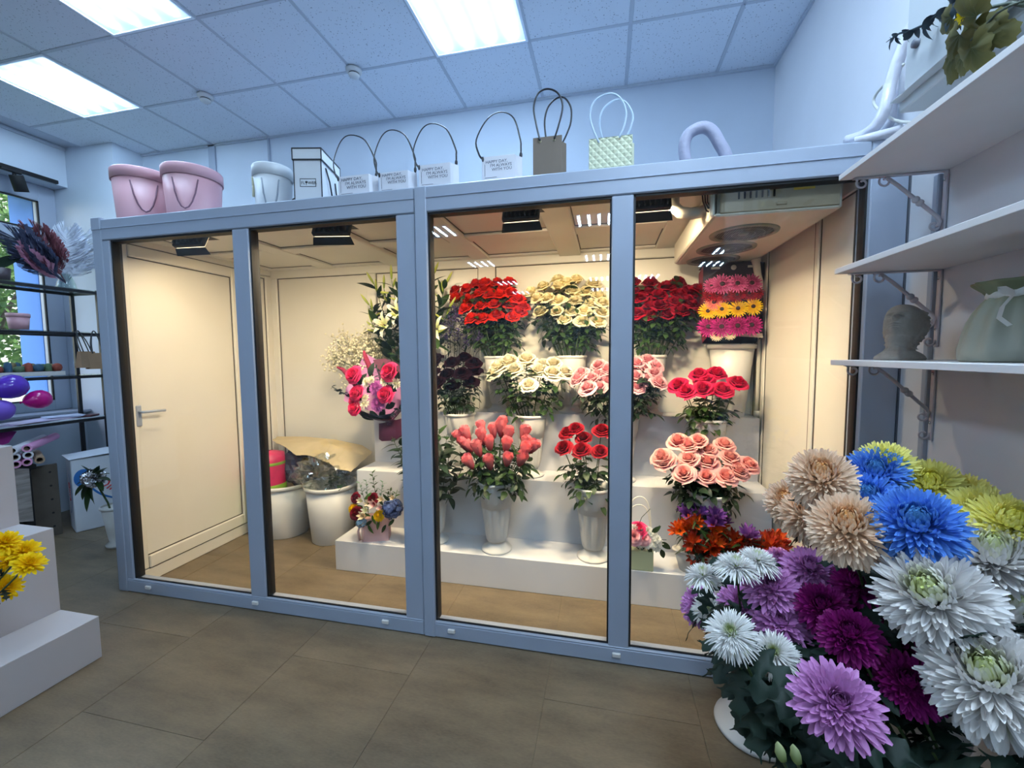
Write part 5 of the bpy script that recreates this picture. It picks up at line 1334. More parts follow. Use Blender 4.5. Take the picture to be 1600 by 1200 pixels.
# stone head planter
from mathutils import noise as NZ
STONE = mat('bust_stone', (140, 134, 127), .9, var=.06, scale=20, bump=.1, bscale=70, bdist=.0008)
def bust():
    n = 96; NZr = 110; rows = []
    prof = [(0, .47), (.03, .49), (.07, .47), (.12, .40), (.17, .31), (.23, .255), (.30, .25), (.36, .275), (.42, .33), (.48, .375), (.54, .395), (.62, .41), (.70, .42), (.78, .42), (.86, .405), (.92, .37), (.97, .31), (1.0, .25)]
    def g(x, s): return math.exp(-(x / s) ** 2)
    for i in range(NZr):
        z = i / (NZr - 1)
        for k in range(len(prof) - 1):
            if prof[k][0] <= z <= prof[k + 1][0] + 1e-9:
                f_ = (z - prof[k][0]) / (prof[k + 1][0] - prof[k][0]); f_ = f_ * f_ * (3 - 2 * f_) if False else f_
                r = prof[k][1] * (1 - f_) + prof[k + 1][1] * f_; break
        row = []
        for j in range(n):
            a = 2 * pi * j / n; x = (a + pi) % (2 * pi) - pi; ax = abs(x)
            head = max(0, min(1, (z - .34) / .08)); front = max(0, cos(x))
            rr = r * (1 - .10 * head * sin(min(ax, 2.0)) ** 2)
            d = 0
            d += .020 * g(x, .16) * g(z - .72, .07) + .105 * g(x, .095) * g(z - .645, .050) + .045 * g(x, .14) * g(z - .615, .022)
            d -= .018 * (g(ax - .15, .05)) * g(z - .612, .02)
            d -= .075 * g(ax - .33, .17) * g(z - .715, .040)
            d += .030 * g(ax - .34, .13) * g(z - .707, .020) - .010 * g(ax - .34, .14) * g(z - .690, .006)
            d += .022 * g(ax - .32, .24) * g(z - .765, .020) - .012 * g(x, .08) * g(z - .75, .02)
            d += .042 * g(x, .17) * g(z - .553, .016) + .046 * g(x, .14) * g(z - .518, .016) - .045 * g(x, .20) * g(z - .536, .007) - .012 * g(x, .06) * g(z - .575, .012)
            d += .075 * g(x, .20) * g(z - .450, .040) - .020 * g(x, .2) * g(z - .492, .014)
            d += .022 * g(ax - .62, .24) * g(z - .62, .07)
            d -= .04 * head * front * g(z - .40, .03)
            back = max(0, min(1, (ax - 1.45) / .25))
            if z > .2: d += back * (.045 + .055 * NZ.noise(Vector((x * 4.5, z * 15, 2))) + .018 * sin(x * 17 + 3 * sin(z * 20)) * sin(z * 46))
            if z < .24: d += .035 * g(ax - .38, .10) * g(z - .13, .09) + .05 * sin(x * 2.5 + 1) * (.24 - z) * 2 + .02 * NZ.noise(Vector((x * 3, z * 12, 5)))
            rr += d
            X, Y, Z = rr * cos(a), rr * sin(a) * .95, z
            # the head is thrown back: rotate everything above the neck
            t = max(0, min(1, (z - .22) / .22)) * radians(24)
            px, pz = X, Z - .30
            X2 = px * cos(t) - pz * sin(t); Z2 = px * sin(t) + pz * cos(t) + .30
            if z < .22: X2, Z2 = X, Z
            row.append((X2, Y, Z2))
        rows.append(row)
    mb = MB(); mb.grid(rows, True, closed=True)
    mb.add([rows[0][j] for j in range(n)], [tuple(range(n - 1, -1, -1))])
    inner = [(p[0] * .85, p[1] * .82, p[2] - .10) for p in rows[-1]]
    mb.grid([rows[-1], inner], True, closed=True); mb.add(inner, [tuple(range(n))])
    return mb
bp_ = at(1404, 562, 1.60)
bh = thing('head_planter', 'grey stone head planter with closed eyes on the lowest wall shelf', 'planter', (bp_.x, 1.60, 1.392), radians(217))
put('head', bust().mesh('head'), STONE, bh, M=Matrix.Diagonal((.140, .140, .172, 1)))

# green vase with ribbon
def vgreen():
    m = mat('vase_green_ceramic', (98, 112, 90), .55)
    nt = m.node_tree; N = nt.nodes; L = nt.links; p = [n for n in N if n.type == 'BSDF_PRINCIPLED'][0]
    a = N.new('ShaderNodeAttribute'); a.attribute_name = 'pt'; cr = N.new('ShaderNodeValToRGB')
    cr.color_ramp.elements[0].color = s2l((146, 146, 132)) + (1,); cr.color_ramp.elements[1].color = s2l((98, 104, 74)) + (1,)
    cr.color_ramp.elements[0].position = .2; cr.color_ramp.elements[1].position = .62
    L.new(a.outputs['Fac'], cr.inputs[0]); L.new(cr.outputs[0], p.inputs['Base Color']); return m
VG = vgreen()
gvt = thing('green_vase', 'ribbed grey-green vase with a white ribbon on the lowest wall shelf', 'vase', (.982, 1.265, 1.392))
MB().lathe([(.001, .001), (.098, .001), (.103, .005), (.1015, .03), (.096, .065), (.088, .10), (.078, .125), (.067, .145), (.058, .157), (.057, .163), (.064, .173), (.076, .184), (.084, .192), (.084, .197), (.080, .197), (.062, .178), (.05, .160), (.05, .1)], 72,
           mod=lambda a, z: 1 + .045 * sin(11 * a) * (1 if z > .01 else 0)).build('body', VG, gvt)
RIB = mat('ribbon_white', (226, 226, 222), .3, translucent=.3)
rbm = MB().lathe([(.058, .155), (.062, .160), (.060, .172), (.057, .174)], 40)
def strip(mb, pts, wd, nrm):
    rows = []
    for p in pts:
        p = Vector(p); rows.append([tuple(p - Vector(nrm) * wd / 2), tuple(p + Vector(nrm) * wd / 2)])
    mb.grid(rows, True)
strip(rbm, [(-.05, -.045, .163), (-.075, -.055, .172), (-.095, -.06, .170), (-.085, -.062, .163), (-.055, -.05, .162)], .012, (0, .2, 1))
strip(rbm, [(-.05, -.045, .163), (-.03, -.07, .178), (.0, -.085, .172), (-.01, -.08, .164), (-.045, -.05, .163)], .012, (0, .2, 1))
strip(rbm, [(-.05, -.045, .163), (-.082, -.058, .13), (-.090, -.062, .105), (-.08, -.078, .085)], .013, (.9, .1, .3))
rbm.build('ribbon', RIB, gvt)

# wall unit above the top shelf, its pipes and cable
UNIT = mat('unit_enamel', (182, 188, 192), .4, var=.02, scale=4); UNITG = mat('unit_grey', (96, 100, 112), .5)
u0 = Vector((.90, 1.60, 2.165))
ut = thing('wall_unit', 'white metal cooling unit on the wall above the top shelf', 'wall unit', (1.0, 1.2, 2.165))
MB().box((0, .02, .25), (.2, .76, .44), .008).build('casing', UNIT, ut)
MB().box((-.003, .02, .017), (.206, .77, .034), .004).build('base_tray', UNIT, ut)
MB().box((-.105, .07, .040), (.006, .62, .010), .001).build('front_slot', BLACKM, ut)
MB().box((-.118, .02, .033), (.03, .76, .005), .001).build('slot_lip', UNIT, ut)
m_ = MB()
for k in range(4): m_.ball((-.02, .22 - .2 * k, -.001), (.018, .05, .006), 10, 4)
m_.build('vent', BLACKM, ut)
m_ = MB().lathe([(.001, .012), (.011, .012), (.013, 0)], 12, M=TRS((-.10, .345, .17), Euler((0, radians(-90), 0)).to_matrix())); m_.build('knob', UNITG, ut)
MB().box((0.0, -.46, .26), (.19, .19, .38), .006).build('side_box', UNITG, ut)
TAPE = mat('tape_wrap', (214, 214, 224), .35, bump=.7, bscale=45, bdist=.006, coat=.2)
pts = [(1475, -25), (1450, 5), (1420, 52), (1403, 95), (1390, 135), (1384, 165), (1372, 192), (1352, 210), (1325, 219)]
pp = [atx(x, y, 1.065 - .012 * i) for i, (x, y) in enumerate(pts)]
tag(MB().tube(cat(pp, 4), .0205, 12).build('wrapped_pipe', TAPE), 'white taped pipe running down the wall onto the cooler top', 'pipe')
pts = [(1392, 175), (1390, 205), (1370, 214), (1345, 219)]
tag(MB().tube([atx(x, y, 1.075) for x, y in [(1398, 95), (1396, 150), (1393, 190), (1380, 207)]] , .015, 8).build('second_pipe', TAPE), 'second thinner taped pipe behind the first one', 'pipe')
tag(MB().tube([at(x, y, 1.86 + .012 * i) for i, (x, y) in enumerate([(1440, 190), (1400, 205), (1365, 214), (1335, 219)])], [.016, .018, .018, .012], 8).build('film_roll', TAPE), 'loose end of tape wrapping lying over the cooler top corner', 'wrapping')
CABW = mat('cable_white', (206, 206, 198), .4)
tag(MB().tube(cat([atx(x, y, 1.04) for x, y in [(1412, 100), (1400, 113), (1382, 132), (1369, 147), (1365, 160), (1373, 172), (1385, 181), (1402, 189), (1430, 192)]]), .0052, 8).build('cable', CABW), 'thin white cable looping beside the wall unit', 'cable')
lp = [at(x, y, 2.02) for x, y in [(1076, 262), (1069, 235), (1073, 214), (1085, 203), (1101, 199), (1114, 207), (1124, 224), (1133, 240), (1142, 262)]]
lp[0].z = lp[-1].z = 2.205
tag(MB().tube(cat(lp, 4), .0245, 12).build('lagged_loop', mat('lagging_grey', (150, 152, 172), .6, bump=.7, bscale=40, bdist=.006)), 'grey lagged pipe looping up from the cooler top', 'pipe')

# artificial branches hanging over the top shelf
OLIVE = petal_mat('silk_leaf_olive', (62, 66, 34), (96, 92, 52), .55, .15, .25); NAVYL = petal_mat('silk_leaf_dark', (22, 34, 44), (34, 52, 58), .5, .1, .2); YELF = petal_mat('silk_yellow', (214, 186, 0), (238, 214, 10), .6)
tb0 = atx(1575, -10, .84)
vt = thing('silk_vine', 'artificial vine with olive-brown leaves hanging over the top shelf', 'artificial plant', tb0)
AX = lambda x, y, X=.84: Vector(atx(1360 + x / 6.667, y / 6.667, X)) - tb0
GLEAF = MB(); rows = []
cen = []
N_ = 28
ring = []
for k in range(N_ + 1):
    a = -2.6 + 5.2 * k / N_; r_ = .62 + .30 * abs(cos(a * 1.45)) + (.06 if k % 2 else -.03)
    ring.append((r_ * sin(a) * .62, .25 + r_ * cos(a) * .75, -.10 * r_ * r_ + .05 * cos(a * 5)))
mid_ = [(p[0] * .5, .12 + (p[1] - .12) * .5, .03 + .03 * cos(k * 1.1)) for k, p in enumerate(ring)]
GLEAF.grid([[(0, 0, 0)] * (N_ + 1), mid_, ring], True)
GLEAF = GLEAF.mesh('leaf')
for (x, y, rx, ry, rz_, s) in [(1060, 330, .4, .2, 2.6, .085), (930, 420, -.2, .5, 2.1, .08), (1230, 380, .3, -.3, 3.9, .075), (870, 600, .5, .4, 2.7, .075), (1050, 560, -.3, -.2, 3.3, .08), (840, 240, .2, .6, 1.6, .06), (960, 640, .6, .1, 3.0, .05), (1110, 230, -.4, .3, .4, .07), (1180, 460, .1, -.5, 4.2, .06)]:
    q = Vector((-1 + .4 * sin(rx * 9), .2 * ry, -.35 + rx * .4)).normalized().to_track_quat('Z', 'Y') @ Quaternion((0, 0, 1), rz_)
    put('leaf', GLEAF, OLIVE, vt, M=TRS(AX(x, y - 60, .84 + .02 * rx), q, s))
MB().tube([AX(1600, 10), AX(1450, 60), AX(1330, 130), AX(1200, 260), AX(1050, 420)], .0028, 5).build('stem', STEMD, vt)
MB().tube([AX(1600, 60, .86), AX(1480, 30, .86), AX(1250, 80, .86)], .004, 5).build('stem', STEMD, vt)
t0 = atx(1500, -12, .86)
sp = thing('silk_branch', 'dark artificial leaf spray pointing to the room above the vine', 'artificial plant', t0)
SX = lambda x, y, X=.86: Vector(atx(1360 + x / 6.667, y / 6.667, X)) - t0
path = [(1000, -40), (860, 60), (700, 150), (560, 260), (420, 320), (300, 350), (220, 400), (165, 440)]
MB().tube([SX(*p) for p in path], [.005, .005, .004, .004, .003, .003, .002, .001], 5).build('stem', NAVYL, sp)
for k in range(22):
    a = k / 21 * 6.4; i = min(6, int(a)); f_ = a - i; x = path[i][0] * (1 - f_) + path[i + 1][0] * f_; y = path[i][1] * (1 - f_) + path[i + 1][1] * f_
    s = .055 * (1 - .68 * k / 21)
    q = Vector((-.8, RND.uniform(-.4, .4), RND.uniform(-.9, .4))).normalized().to_track_quat('Z', 'Y') @ Quaternion((0, 0, 1), 1.9 + RND.uniform(-.9, .9))
    put('leaf', WIDELEAF, NAVYL, sp, M=TRS(SX(x + RND.uniform(-25, 25), y + RND.uniform(-25, 25)), q, s * 1.25))
yt = atx(1510, 20, .83)
yf = thing('silk_flower', 'yellow artificial flower above the olive vine leaves', 'artificial flower', yt, q=qdir((-.9, -.2, -.1)))
put('bloom', bloom_core('spray', 0, 1.0)[0], YELF, yf, M=Matrix.Diagonal((.024, .024, .024, 1)))
MB().tube([(0, 0, 0), (0, .01, -.03), (.0, .05, -.05)], .002, 5).build('stem', STEMD, yf)

# ================================================================== things on top of the cooler
ZT = 2.2
PINK = mat('tub_pink', (204, 156, 164), .45, var=.03, scale=4); PINKD = mat('cord_pink', (120, 84, 100), .6)
def tub(px, Y, label, D, H, m, cm, squash=1.0, cordside=0.0):
    c = at(px, 290, Y)
    t = thing('hat_box', label, 'hat box', (c.x, Y, ZT), 0)
    r = D / 2
    MB().lathe([(.001, .001), (r * .84, .001), (r * .85, .008), (r * .955, H - .05), (r * .93, H - .05), (.001, H - .06)], 56, sy=squash).build('body', m, t)
    MB().lathe([(r * .965, H - .062), (r, H - .062), (r * 1.0, H - .006), (r * .97, H), (.001, H)], 56, sy=squash).build('lid', m, t)
    a0 = cordside
    pts = []
    for k in range(9):
        f_ = k / 8; a = a0 - .45 + .9 * f_; rr = r * .93 + .014 * sin(pi * f_)
        pts.append((rr * cos(a), rr * sin(a) * squash, H - .085 - .15 * sin(pi * f_) ** .8 - .1 * f_ * (1 - f_)))
    MB().tube(pts, .0042, 6).build('cord', cm, t)
    a1 = pi + .15
    MB().tube([(r * .95 * cos(a1), r * .95 * sin(a1) * squash, H - .08), (r * 1.09 * cos(a1), r * 1.09 * sin(a1) * squash, H - .10), (r * 1.1 * cos(a1), r * 1.1 * sin(a1) * squash, H - .14), (r * .93 * cos(a1), r * .93 * sin(a1) * squash, H - .17)], .004, 6).build('cord', cm, t)
    return t, c
tub(224, 2.09, 'pink lidded tub at the end of the cooler top by the window wall', .305, .335, PINK, PINKD, 1, -.62)
tub(302, 2.11, 'pink lidded tub next to the white hat box', .305, .325, PINK, PINKD, 1, -1.0)
BOXW = mat('box_white', (216, 220, 224), .45, var=.02, scale=5)
wt, wc = tub(427, 2.07, 'small white lidded hat box beside the black-edged flower box', .205, .265, BOXW, mat('cord_grey', (150, 158, 170), .5), 1, -1.0)
MB().tube([(.098 * cos(a0) * 1.0, .098 * sin(a0), .15 + .05 * sin(k_)) for a0, k_ in [(-2.35 + .16 * cos(2 * pi * k / 16), 2 * pi * k / 16) for k in range(17)]], .006, 6).build('handle', mat('handle_cream', (196, 190, 160), .5), wt)
# black-edged flower box
BE = mat('box_edge_black', (30, 32, 40), .5)
p = at(461, 311, 1.985); 
fb = thing('flower_box', 'white black-edged tall box with FLOWER label on the cooler top', 'gift box', (p.x, p.y, ZT), radians(13))
wb, db, hb2 = .145, .24, .315
MB().box((wb / 2, db / 2, (hb2 - .06) / 2), (wb, db, hb2 - .06), .001).build('body', BOXW, fb)
ld_ = MB().box((wb / 2, db / 2, hb2 - .03), (wb + .008, db + .008, .06), .001).build('lid', BOXW, fb)
e_ = MB(); k_ = .0045
for (xx, yy) in ((0, 0), (wb, 0), (0, db), (wb, db)): e_.box((xx, yy, (hb2 - .06) / 2), (k_, k_, hb2 - .062))
for zz in (.003,):
    e_.box((wb / 2, 0, zz), (wb, k_, k_)).box((wb, db / 2, zz), (k_, db, k_)).box((0, db / 2, zz), (k_, db, k_))
e_.build('edge_binding', BE, fb)
e_ = MB()
for zz in (hb2 - .058, hb2 - .001):
    e_.box((wb / 2, -.004, zz), (wb + .01, k_, k_ * 1.4)).box((wb + .004, db / 2, zz), (k_, db + .01, k_ * 1.4)).box((-.004, db / 2, zz), (k_, db + .01, k_)).box((wb / 2, db + .004, zz), (wb + .01, k_, k_))
for (xx, yy) in ((-.004, -.004), (wb + .004, -.004), (wb + .004, db + .004)): e_.box((xx, yy, hb2 - .03), (k_, k_, .06))
e_.build('edge_binding', BE, ld_)
lbm = MB()
for lo, hi in (((.03, -.0015, .118), (.115, 0, .1205)), ((.03, -.0015, .158), (.115, 0, .1605)), ((.03, -.0015, .118), (.0325, 0, .1605)), ((.1125, -.0015, .118), (.115, 0, .1605))):
    lo = Vector(lo); hi = Vector(hi); lbm.box((lo + hi) / 2, hi - lo)
lb_ = lbm.build('label_border', BE, fb)
TX = Matrix.Rotation(radians(90), 4, 'X')
text('lettering', 'FL', .022, Matrix.Translation((.036, -.0012, .131)) @ TX, BE, lb_); text('lettering', 'WER', .022, Matrix.Translation((.072, -.0012, .131)) @ TX, BE, lb_)
MB().lathe([(.001, .0015), (.006, .0015), (.006, 0)], 10, M=Matrix.Translation((.064, -.0002, .142)) @ TX).tube([(.064, -.001, .136), (.064, -.001, .126)], .0012, 5).build('emblem', BE, lb_)
MB().tube([(wb + .003, .05, .235), (wb + .012, .075, .17), (wb + .012, .12, .05), (wb + .010, .15, .02)], .0042, 6).tube([(wb + .003, .17, .20), (wb + .012, .165, .12), (wb + .013, .13, .05)], .0042, 6).build('cord', BE, fb)
MB().tube([(-.003, .02, .07), (-.022, .02, .06), (-.026, .02, .035), (-.012, .02, .022)], .0042, 6).build('cord', BE, fb)
# white slogan bags
STRAP = mat('strap_black', (24, 26, 34), .35); BAGW = mat('bag_white', (222, 222, 228), .5, var=.02, scale=5); INK = mat('ink_grey', (70, 74, 92), .6)
def slogan_bag(fx0, fx1, fy, top, apex, rtab, label):
    Y = 1.975
    a = at(fx0, fy, Y); b = at(fx1, fy, Y); tz = at((fx0 + fx1) / 2, top, Y).z
    wd = b.x - a.x; h = tz - ZT; dp = .085
    t = thing('gift_bag', label, 'gift bag', ((a.x + b.x) / 2, Y, ZT), 0, None)
    m_ = MB()
    m_.box((0, .002, h / 2), (wd, .004, h)).box((0, dp, h * .53), (wd, .004, h * 1.06)).box((0, dp / 2, .003), (wd, dp, .004))
    for s_ in (-1, 1):
        m_.add([(s_ * wd / 2, .0, 0), (s_ * wd / 2, dp, 0), (s_ * wd / 2, dp, h * 1.02), (s_ * wd / 2, 0, h), (s_ * (wd / 2 - .012), dp / 2, 0), (s_ * (wd / 2 + .016), dp / 2, h * 1.0)], [(0, 4, 5, 3), (4, 1, 2, 5)], False)
    m_.build('bag', BAGW, t)
    m_ = MB().add([(wd / 2, dp * .15, 0), (wd / 2 + .03, dp * .5, 0), (wd / 2 + .028, dp * .5, h), (wd / 2 + .002, dp * .15, h)], [(0, 1, 2, 3)]); m_.build('gusset', BAGW, t)
    o = t.location
    L0 = Vector((-wd / 2 + .004, -.004, h - .012)); 
    A = Vector(at(apex[0], apex[1], Y + dp * .5)) - o; R_ = Vector(at(rtab[0], rtab[1], Y + dp * .6)) - o
    lx = -wd / 2 - .022; pts = []
    # smooth arch from the front edge over to the gusset tab
    ctrl = [L0, L0 + Vector((-.022, .008, .03)), Vector((lx - .012, dp * .2, h + (A.z - h) * .42)), Vector(((lx + A.x) / 2 - .012, dp * .35, h + (A.z - h) * .86)), A,
            Vector(((R_.x + A.x) / 2 + .014, dp * .52, h + (A.z - h) * .84)), Vector((R_.x - .003, dp * .58, h + (A.z - h) * .40)), R_ + Vector((0, 0, .03)), R_]
    for i in range(len(ctrl) - 1):
        p0 = ctrl[max(0, i - 1)]; p1 = ctrl[i]; p2 = ctrl[i + 1]; p3 = ctrl[min(len(ctrl) - 1, i + 2)]
        for k in range(5):
            u = k / 5; pts.append(.5 * ((2 * p1) + (p2 - p0) * u + (2 * p0 - 5 * p1 + 4 * p2 - p3) * u * u + (3 * p1 - p0 - 3 * p2 + p3) * u ** 3))
    pts.append(ctrl[-1])
    MB().tube(pts, .0048, 8, flat=.45).build('strap', STRAP, t)
    MB().ball(L0 + Vector((0, -.002, 0)), (.006, .004, .013), 8, 5).ball(R_ + Vector((0, -.002, -.008)), (.008, .005, .016), 8, 5).build('strap_end', STRAP, t)
    sz = wd * .125
    pl = MB()
    x0, x1, z0, z1 = -wd * .42, wd * .2, h * .42 - .005, h * .42 + .075
    pl.box((x0, -.0008, (z0 + z1) / 2 - .008), (.0012, .001, .055)).box(((x0 + x1) / 2 - .02, -.0008, z0 - .0025), ((x1 - x0) * .6, .001, .0012))
    lo_ = pl.build('print', INK, t)
    for k, (s_, dx) in enumerate((('HAPPY DAY,', 0), ("I'M ALWAYS", .022), ('WITH YOU', .030))):
        text('lettering', s_, sz, Matrix.Translation((x0 + .003 + dx, -.0006, z1 - sz * .9 - sz * .92 * k)) @ TX, INK, lo_, .0003)
slogan_bag(529, 577, 300, 274, (548, 211), (588, 272), 'white slogan bag with black strap beside the black-edged box')
slogan_bag(593, 638, 294, 268, (612, 203), (649, 263), 'white slogan bag with black strap, second from the black-edged box')
slogan_bag(655, 704, 287, 256, (675, 193), (713, 252), 'white slogan bag with black strap, third from the black-edged box')
slogan_bag(754, 804, 277, 243, (783, 175), (814, 240), 'white slogan bag with black strap standing next to the brown bag')
def paper_bag(name, label, x0, x1, ybot, ytop, side, m, hm, loops, quilt=False):
    Y = 1.975
    a = at(x0, ybot, Y); b = at(x1, ybot, Y); h = at(x0, ytop, Y).z - ZT; wd = b.x - a.x; dp = .085
    t = thing(name, label, 'gift bag', ((a.x + b.x) / 2, Y, ZT), 0)
    m_ = MB()
    m_.box((0, .0015, h / 2), (wd, .003, h)).box((.012, dp, h / 2 - .002), (wd, .003, h - .004)).box((0, dp / 2, .003), (wd, dp, .004))
    for s_ in (-1, 1):
        m_.add([(s_ * wd / 2, 0, 0), (s_ * wd / 2 + .012 * (s_ > 0), dp, 0), (s_ * wd / 2 + .012, dp, h), (s_ * wd / 2, 0, h), (s_ * (wd / 2 - .015), dp / 2, 0), (s_ * (wd / 2 - .018), dp / 2, h)], [(0, 4, 5, 3), (4, 1, 2, 5)], False)
    m_.build('bag', m, t)
    if quilt:
        q_ = MB()
        nq = 9
        cw = wd / 6; ch = h / 5.2
        for i in range(-1, 7):
            for j in range(-1, 12):
                cx = -wd / 2 + cw * (i + (j % 2) * .5); cz = ch * .5 * j
                P4_ = [(cx - cw * .5, cz), (cx, cz - ch * .5), (cx + cw * .5, cz), (cx, cz + ch * .5)]
                P4_ = [(max(-wd / 2, min(wd / 2, x)), max(0, min(h, z))) for x, z in P4_]
                ar_ = abs((P4_[2][0] - P4_[0][0]) * (P4_[3][1] - P4_[1][1]))
                if ar_ < 1e-5: continue
                mx_ = sum(x for x, z in P4_) / 4; mz_ = sum(z for x, z in P4_) / 4
                q_.add([(x, -.0008, z) for x, z in P4_] + [(mx_, -.006, mz_)], [(0, 1, 4), (1, 2, 4), (2, 3, 4), (3, 0, 4)], False)
        q_.build('quilting', m, t, kind='stuff')
    o = t.location
    for k, lp_ in enumerate(loops):
        MB().tube(cat([Vector(at(x, y, Y - .004 + (dp + .006) * k)) - o for x, y in lp_]), .0042, 8).build('handle', hm, t)
    e_ = MB()
    for x, y in (loops[0][0], loops[0][-1]):
        p = Vector(at(x, y, Y)) - o; e_.lathe([(.002, .002), (.006, .002), (.006, 0)], 12, M=TRS(p + Vector((0, -.001, -.004)), TX.to_3x3()))
    e_.build('eyelet', mat('eyelet_brass', (206, 196, 160), .3, .8), t)
paper_bag('paper_bag', 'brown paper bag with two tall black loop handles', 833, 878, 271, 216, 10, mat('bag_brown', (112, 100, 88), .8, var=.06, scale=7, bump=.2), STRAP,
          [[(844, 220), (838, 195), (834, 168), (841, 146), (856, 139), (872, 146), (879, 166), (873, 195), (866, 217)], [(853, 216), (851, 190), (856, 168), (869, 154), (882, 153), (892, 168), (892, 190), (886, 208), (879, 223)]])
paper_bag('quilted_bag', 'cream quilted bag with pale translucent loop handles', 920, 988, 262, 218, 2, mat('bag_cream', (196, 200, 172), .6, var=.03), mat('handle_clear', (206, 222, 236), .25, translucent=.3),
          [[(936, 223), (926, 200), (922, 178), (930, 157), (951, 146), (968, 152), (978, 172), (976, 195), (968, 215)], [(941, 217), (937, 192), (943, 170), (962, 156), (978, 160), (989, 180), (986, 198), (980, 212)]], True)

# ================================================================== window corner: rack and what is on it
rk = thing('display_rack', 'black metal rack with glass shelves standing before the window', 'rack', (-4.45, 2.0, 0))
RX0, RX1, RY0, RY1 = -.15, .15, -.8, .80
for xx in (RX0, RX1):
    for yy in (RY0, RY1):
        MB().box((xx, yy, 1.0), (.026, .026, 1.998), .003).build('post', BLACK, rk)
zs = (1.978, 1.620, 1.262, .895)
for z in zs:
    m_ = MB()
    for xx in (RX0, RX1): m_.box((xx, 0, z - .0), (.024, RY1 - RY0 - .026, .024), .002)
    for yy in (RY0, RY1): m_.box((0, yy, z - .0), (RX1 - RX0 - .026, .024, .024), .002)
    fr = m_.build('shelf_frame', BLACK, rk)
    MB().box((0, 0, z + .016), (RX1 - RX0 - .01, RY1 - RY0 - .01, .008)).build('glass_shelf', CLEAR if z > 1 else mat('shelf_frosted', (206, 214, 226), .25), rk)
rt = lambda i: zs[i] + .021
# feather vase
p = atx(100, 456, -4.45)
fv = thing('feather_vase', 'small clear glass vase of dusky feathers on the rack top', 'vase', (-4.45, 2.68, rt(0)))
MB().lathe([(.001, .003), (.062, .003), (.066, .012), (.058, .05), (.036, .11), (.033, .125), (.031, .124), (.034, .11), (.055, .05), (.06, .012), (.001, .008)], 24).build('body', CLEAR, fv)
MB().lathe([(.032, .122), (.037, .125), (.033, .128)], 24).build('rim', CLEAR, fv)
def feather_mesh(seed):
    rn = random.Random(seed); mb = MB()
    mb.tube([(0, 0, 0), (0, .5, .10), (0, 1, 0)], [.012, .008, .002], 4)
    for k in range(150):
        t_ = .2 + .8 * k / 150
        for s_ in (-1, 1):
            l_ = .26 * sin(pi * min(1, .15 + t_ * .8)) ** .7 * rn.uniform(.8, 1.15); y0 = t_; z0 = .4 * t_ * (1 - t_)
            w_ = .006
            mb.grid([[(0, y0 - w_, z0), (0, y0 + w_, z0)], [(s_ * l_ * .6, y0 + .14 - w_ * .7, z0 - .03 + rn.uniform(-.03, .03)), (s_ * l_ * .6, y0 + .14 + w_ * .7, z0 - .03)], [(s_ * l_, y0 + .30 + rn.uniform(-.04, .04), z0 - .12 + rn.uniform(-.06, .06)), (s_ * l_, y0 + .302, z0 - .12)]], True)
    return mb.mesh('feather')
FM_ = [feather_mesh(i) for i in range(3)]
FN = mat('feather_navy', (88, 94, 122), .8, translucent=.2); FR_ = mat('feather_wine', (150, 92, 104), .8, translucent=.2); FW = mat('feather_white', (226, 230, 240), .8, translucent=.35); FG = mat('feather_slate', (92, 100, 132), .8, translucent=.25); FPK = mat('feather_pink', (214, 160, 186), .8, translucent=.3)
top = Vector((-4.45, 2.68, rt(0) + .05))
for i, (px, py, m, wd_, lab) in enumerate([(24, 372, FN, .8, 'navy feather in the glass vase, arching over the window'), (32, 385, FG, 1.0, 'slate blue feather in the glass vase, lowest of the dark ones'), (40, 396, FPK, .7, 'pale pink feather tip in the glass vase'), (55, 366, FR_, .8, 'wine red feather in the glass vase, upper one'), (68, 372, FR_, .9, 'wine red feather in the glass vase, curling one'),
                                          (45, 376, FN, .9, 'navy feather in the glass vase behind the wine ones'), (105, 366, FW, 1.0, 'white feather in the glass vase, upright one'), (125, 372, FW, 1.1, 'white feather in the glass vase, nearest the cooler frame'), (135, 392, FW, 1.0, 'white feather in the glass vase, lowest one by the cooler frame')]):
    h = atx(px, py, -4.45 + .03 * (i % 3)); d = h - top; L_ = d.length
    t = thing('feather', lab, 'feather', top, 0, None, q=d.normalized().to_track_quat('Y', 'Z') @ Quaternion((0, 1, 0), .8 + .5 * (i % 3)))
    put('plume', FM_[i % 3], m, t, M=Matrix.Diagonal((L_ * wd_ * 1.15, L_, L_ * .9, 1)))
# orchid pot
p = atx(4, 436, -4.45)
op = thing('orchid_pot', 'dark square pot with one broad orchid leaf at the rack top', 'potted plant', (-4.45, p.y - .02, rt(0)))
MB().lathe([(.001, .002), (.055, .002), (.064, .1), (.058, .1), (.05, .02), (.001, .02)], 24).build('pot', mat('pot_dark', (62, 52, 58), .5), op)
put('leaf', WIDELEAF, LEAFD, op, M=TRS((0, .0, .09), Quaternion((1, 0, 0), radians(58)) @ Quaternion((0, 1, 0), .5), .22))
put('leaf', WIDELEAF, LEAFD, op, M=TRS((0, .0, .09), Quaternion((0, 0, 1), 2.5) @ Quaternion((1, 0, 0), radians(40)), .2))
MB().tube([(0, 0, .08), (.01, -.02, .16)], .008, 6).build('stem', STEMD, op)
# pink box on second shelf
p0 = atx(12, 514, -4.45); p1 = atx(47, 514, -4.45)
pbx = thing('small_pink_tub', 'little pink lidded tub on the second glass shelf', 'hat box', (-4.45, (p0.y + p1.y) / 2, rt(1)))
MB().lathe([(.001, .001), (.052, .001), (.062, .105), (.001, .105)], 28).build('body', PINK, pbx); MB().lathe([(.064, .098), (.065, .098), (.065, .125), (.062, .128), (.001, .128)], 28).build('lid', PINK, pbx)
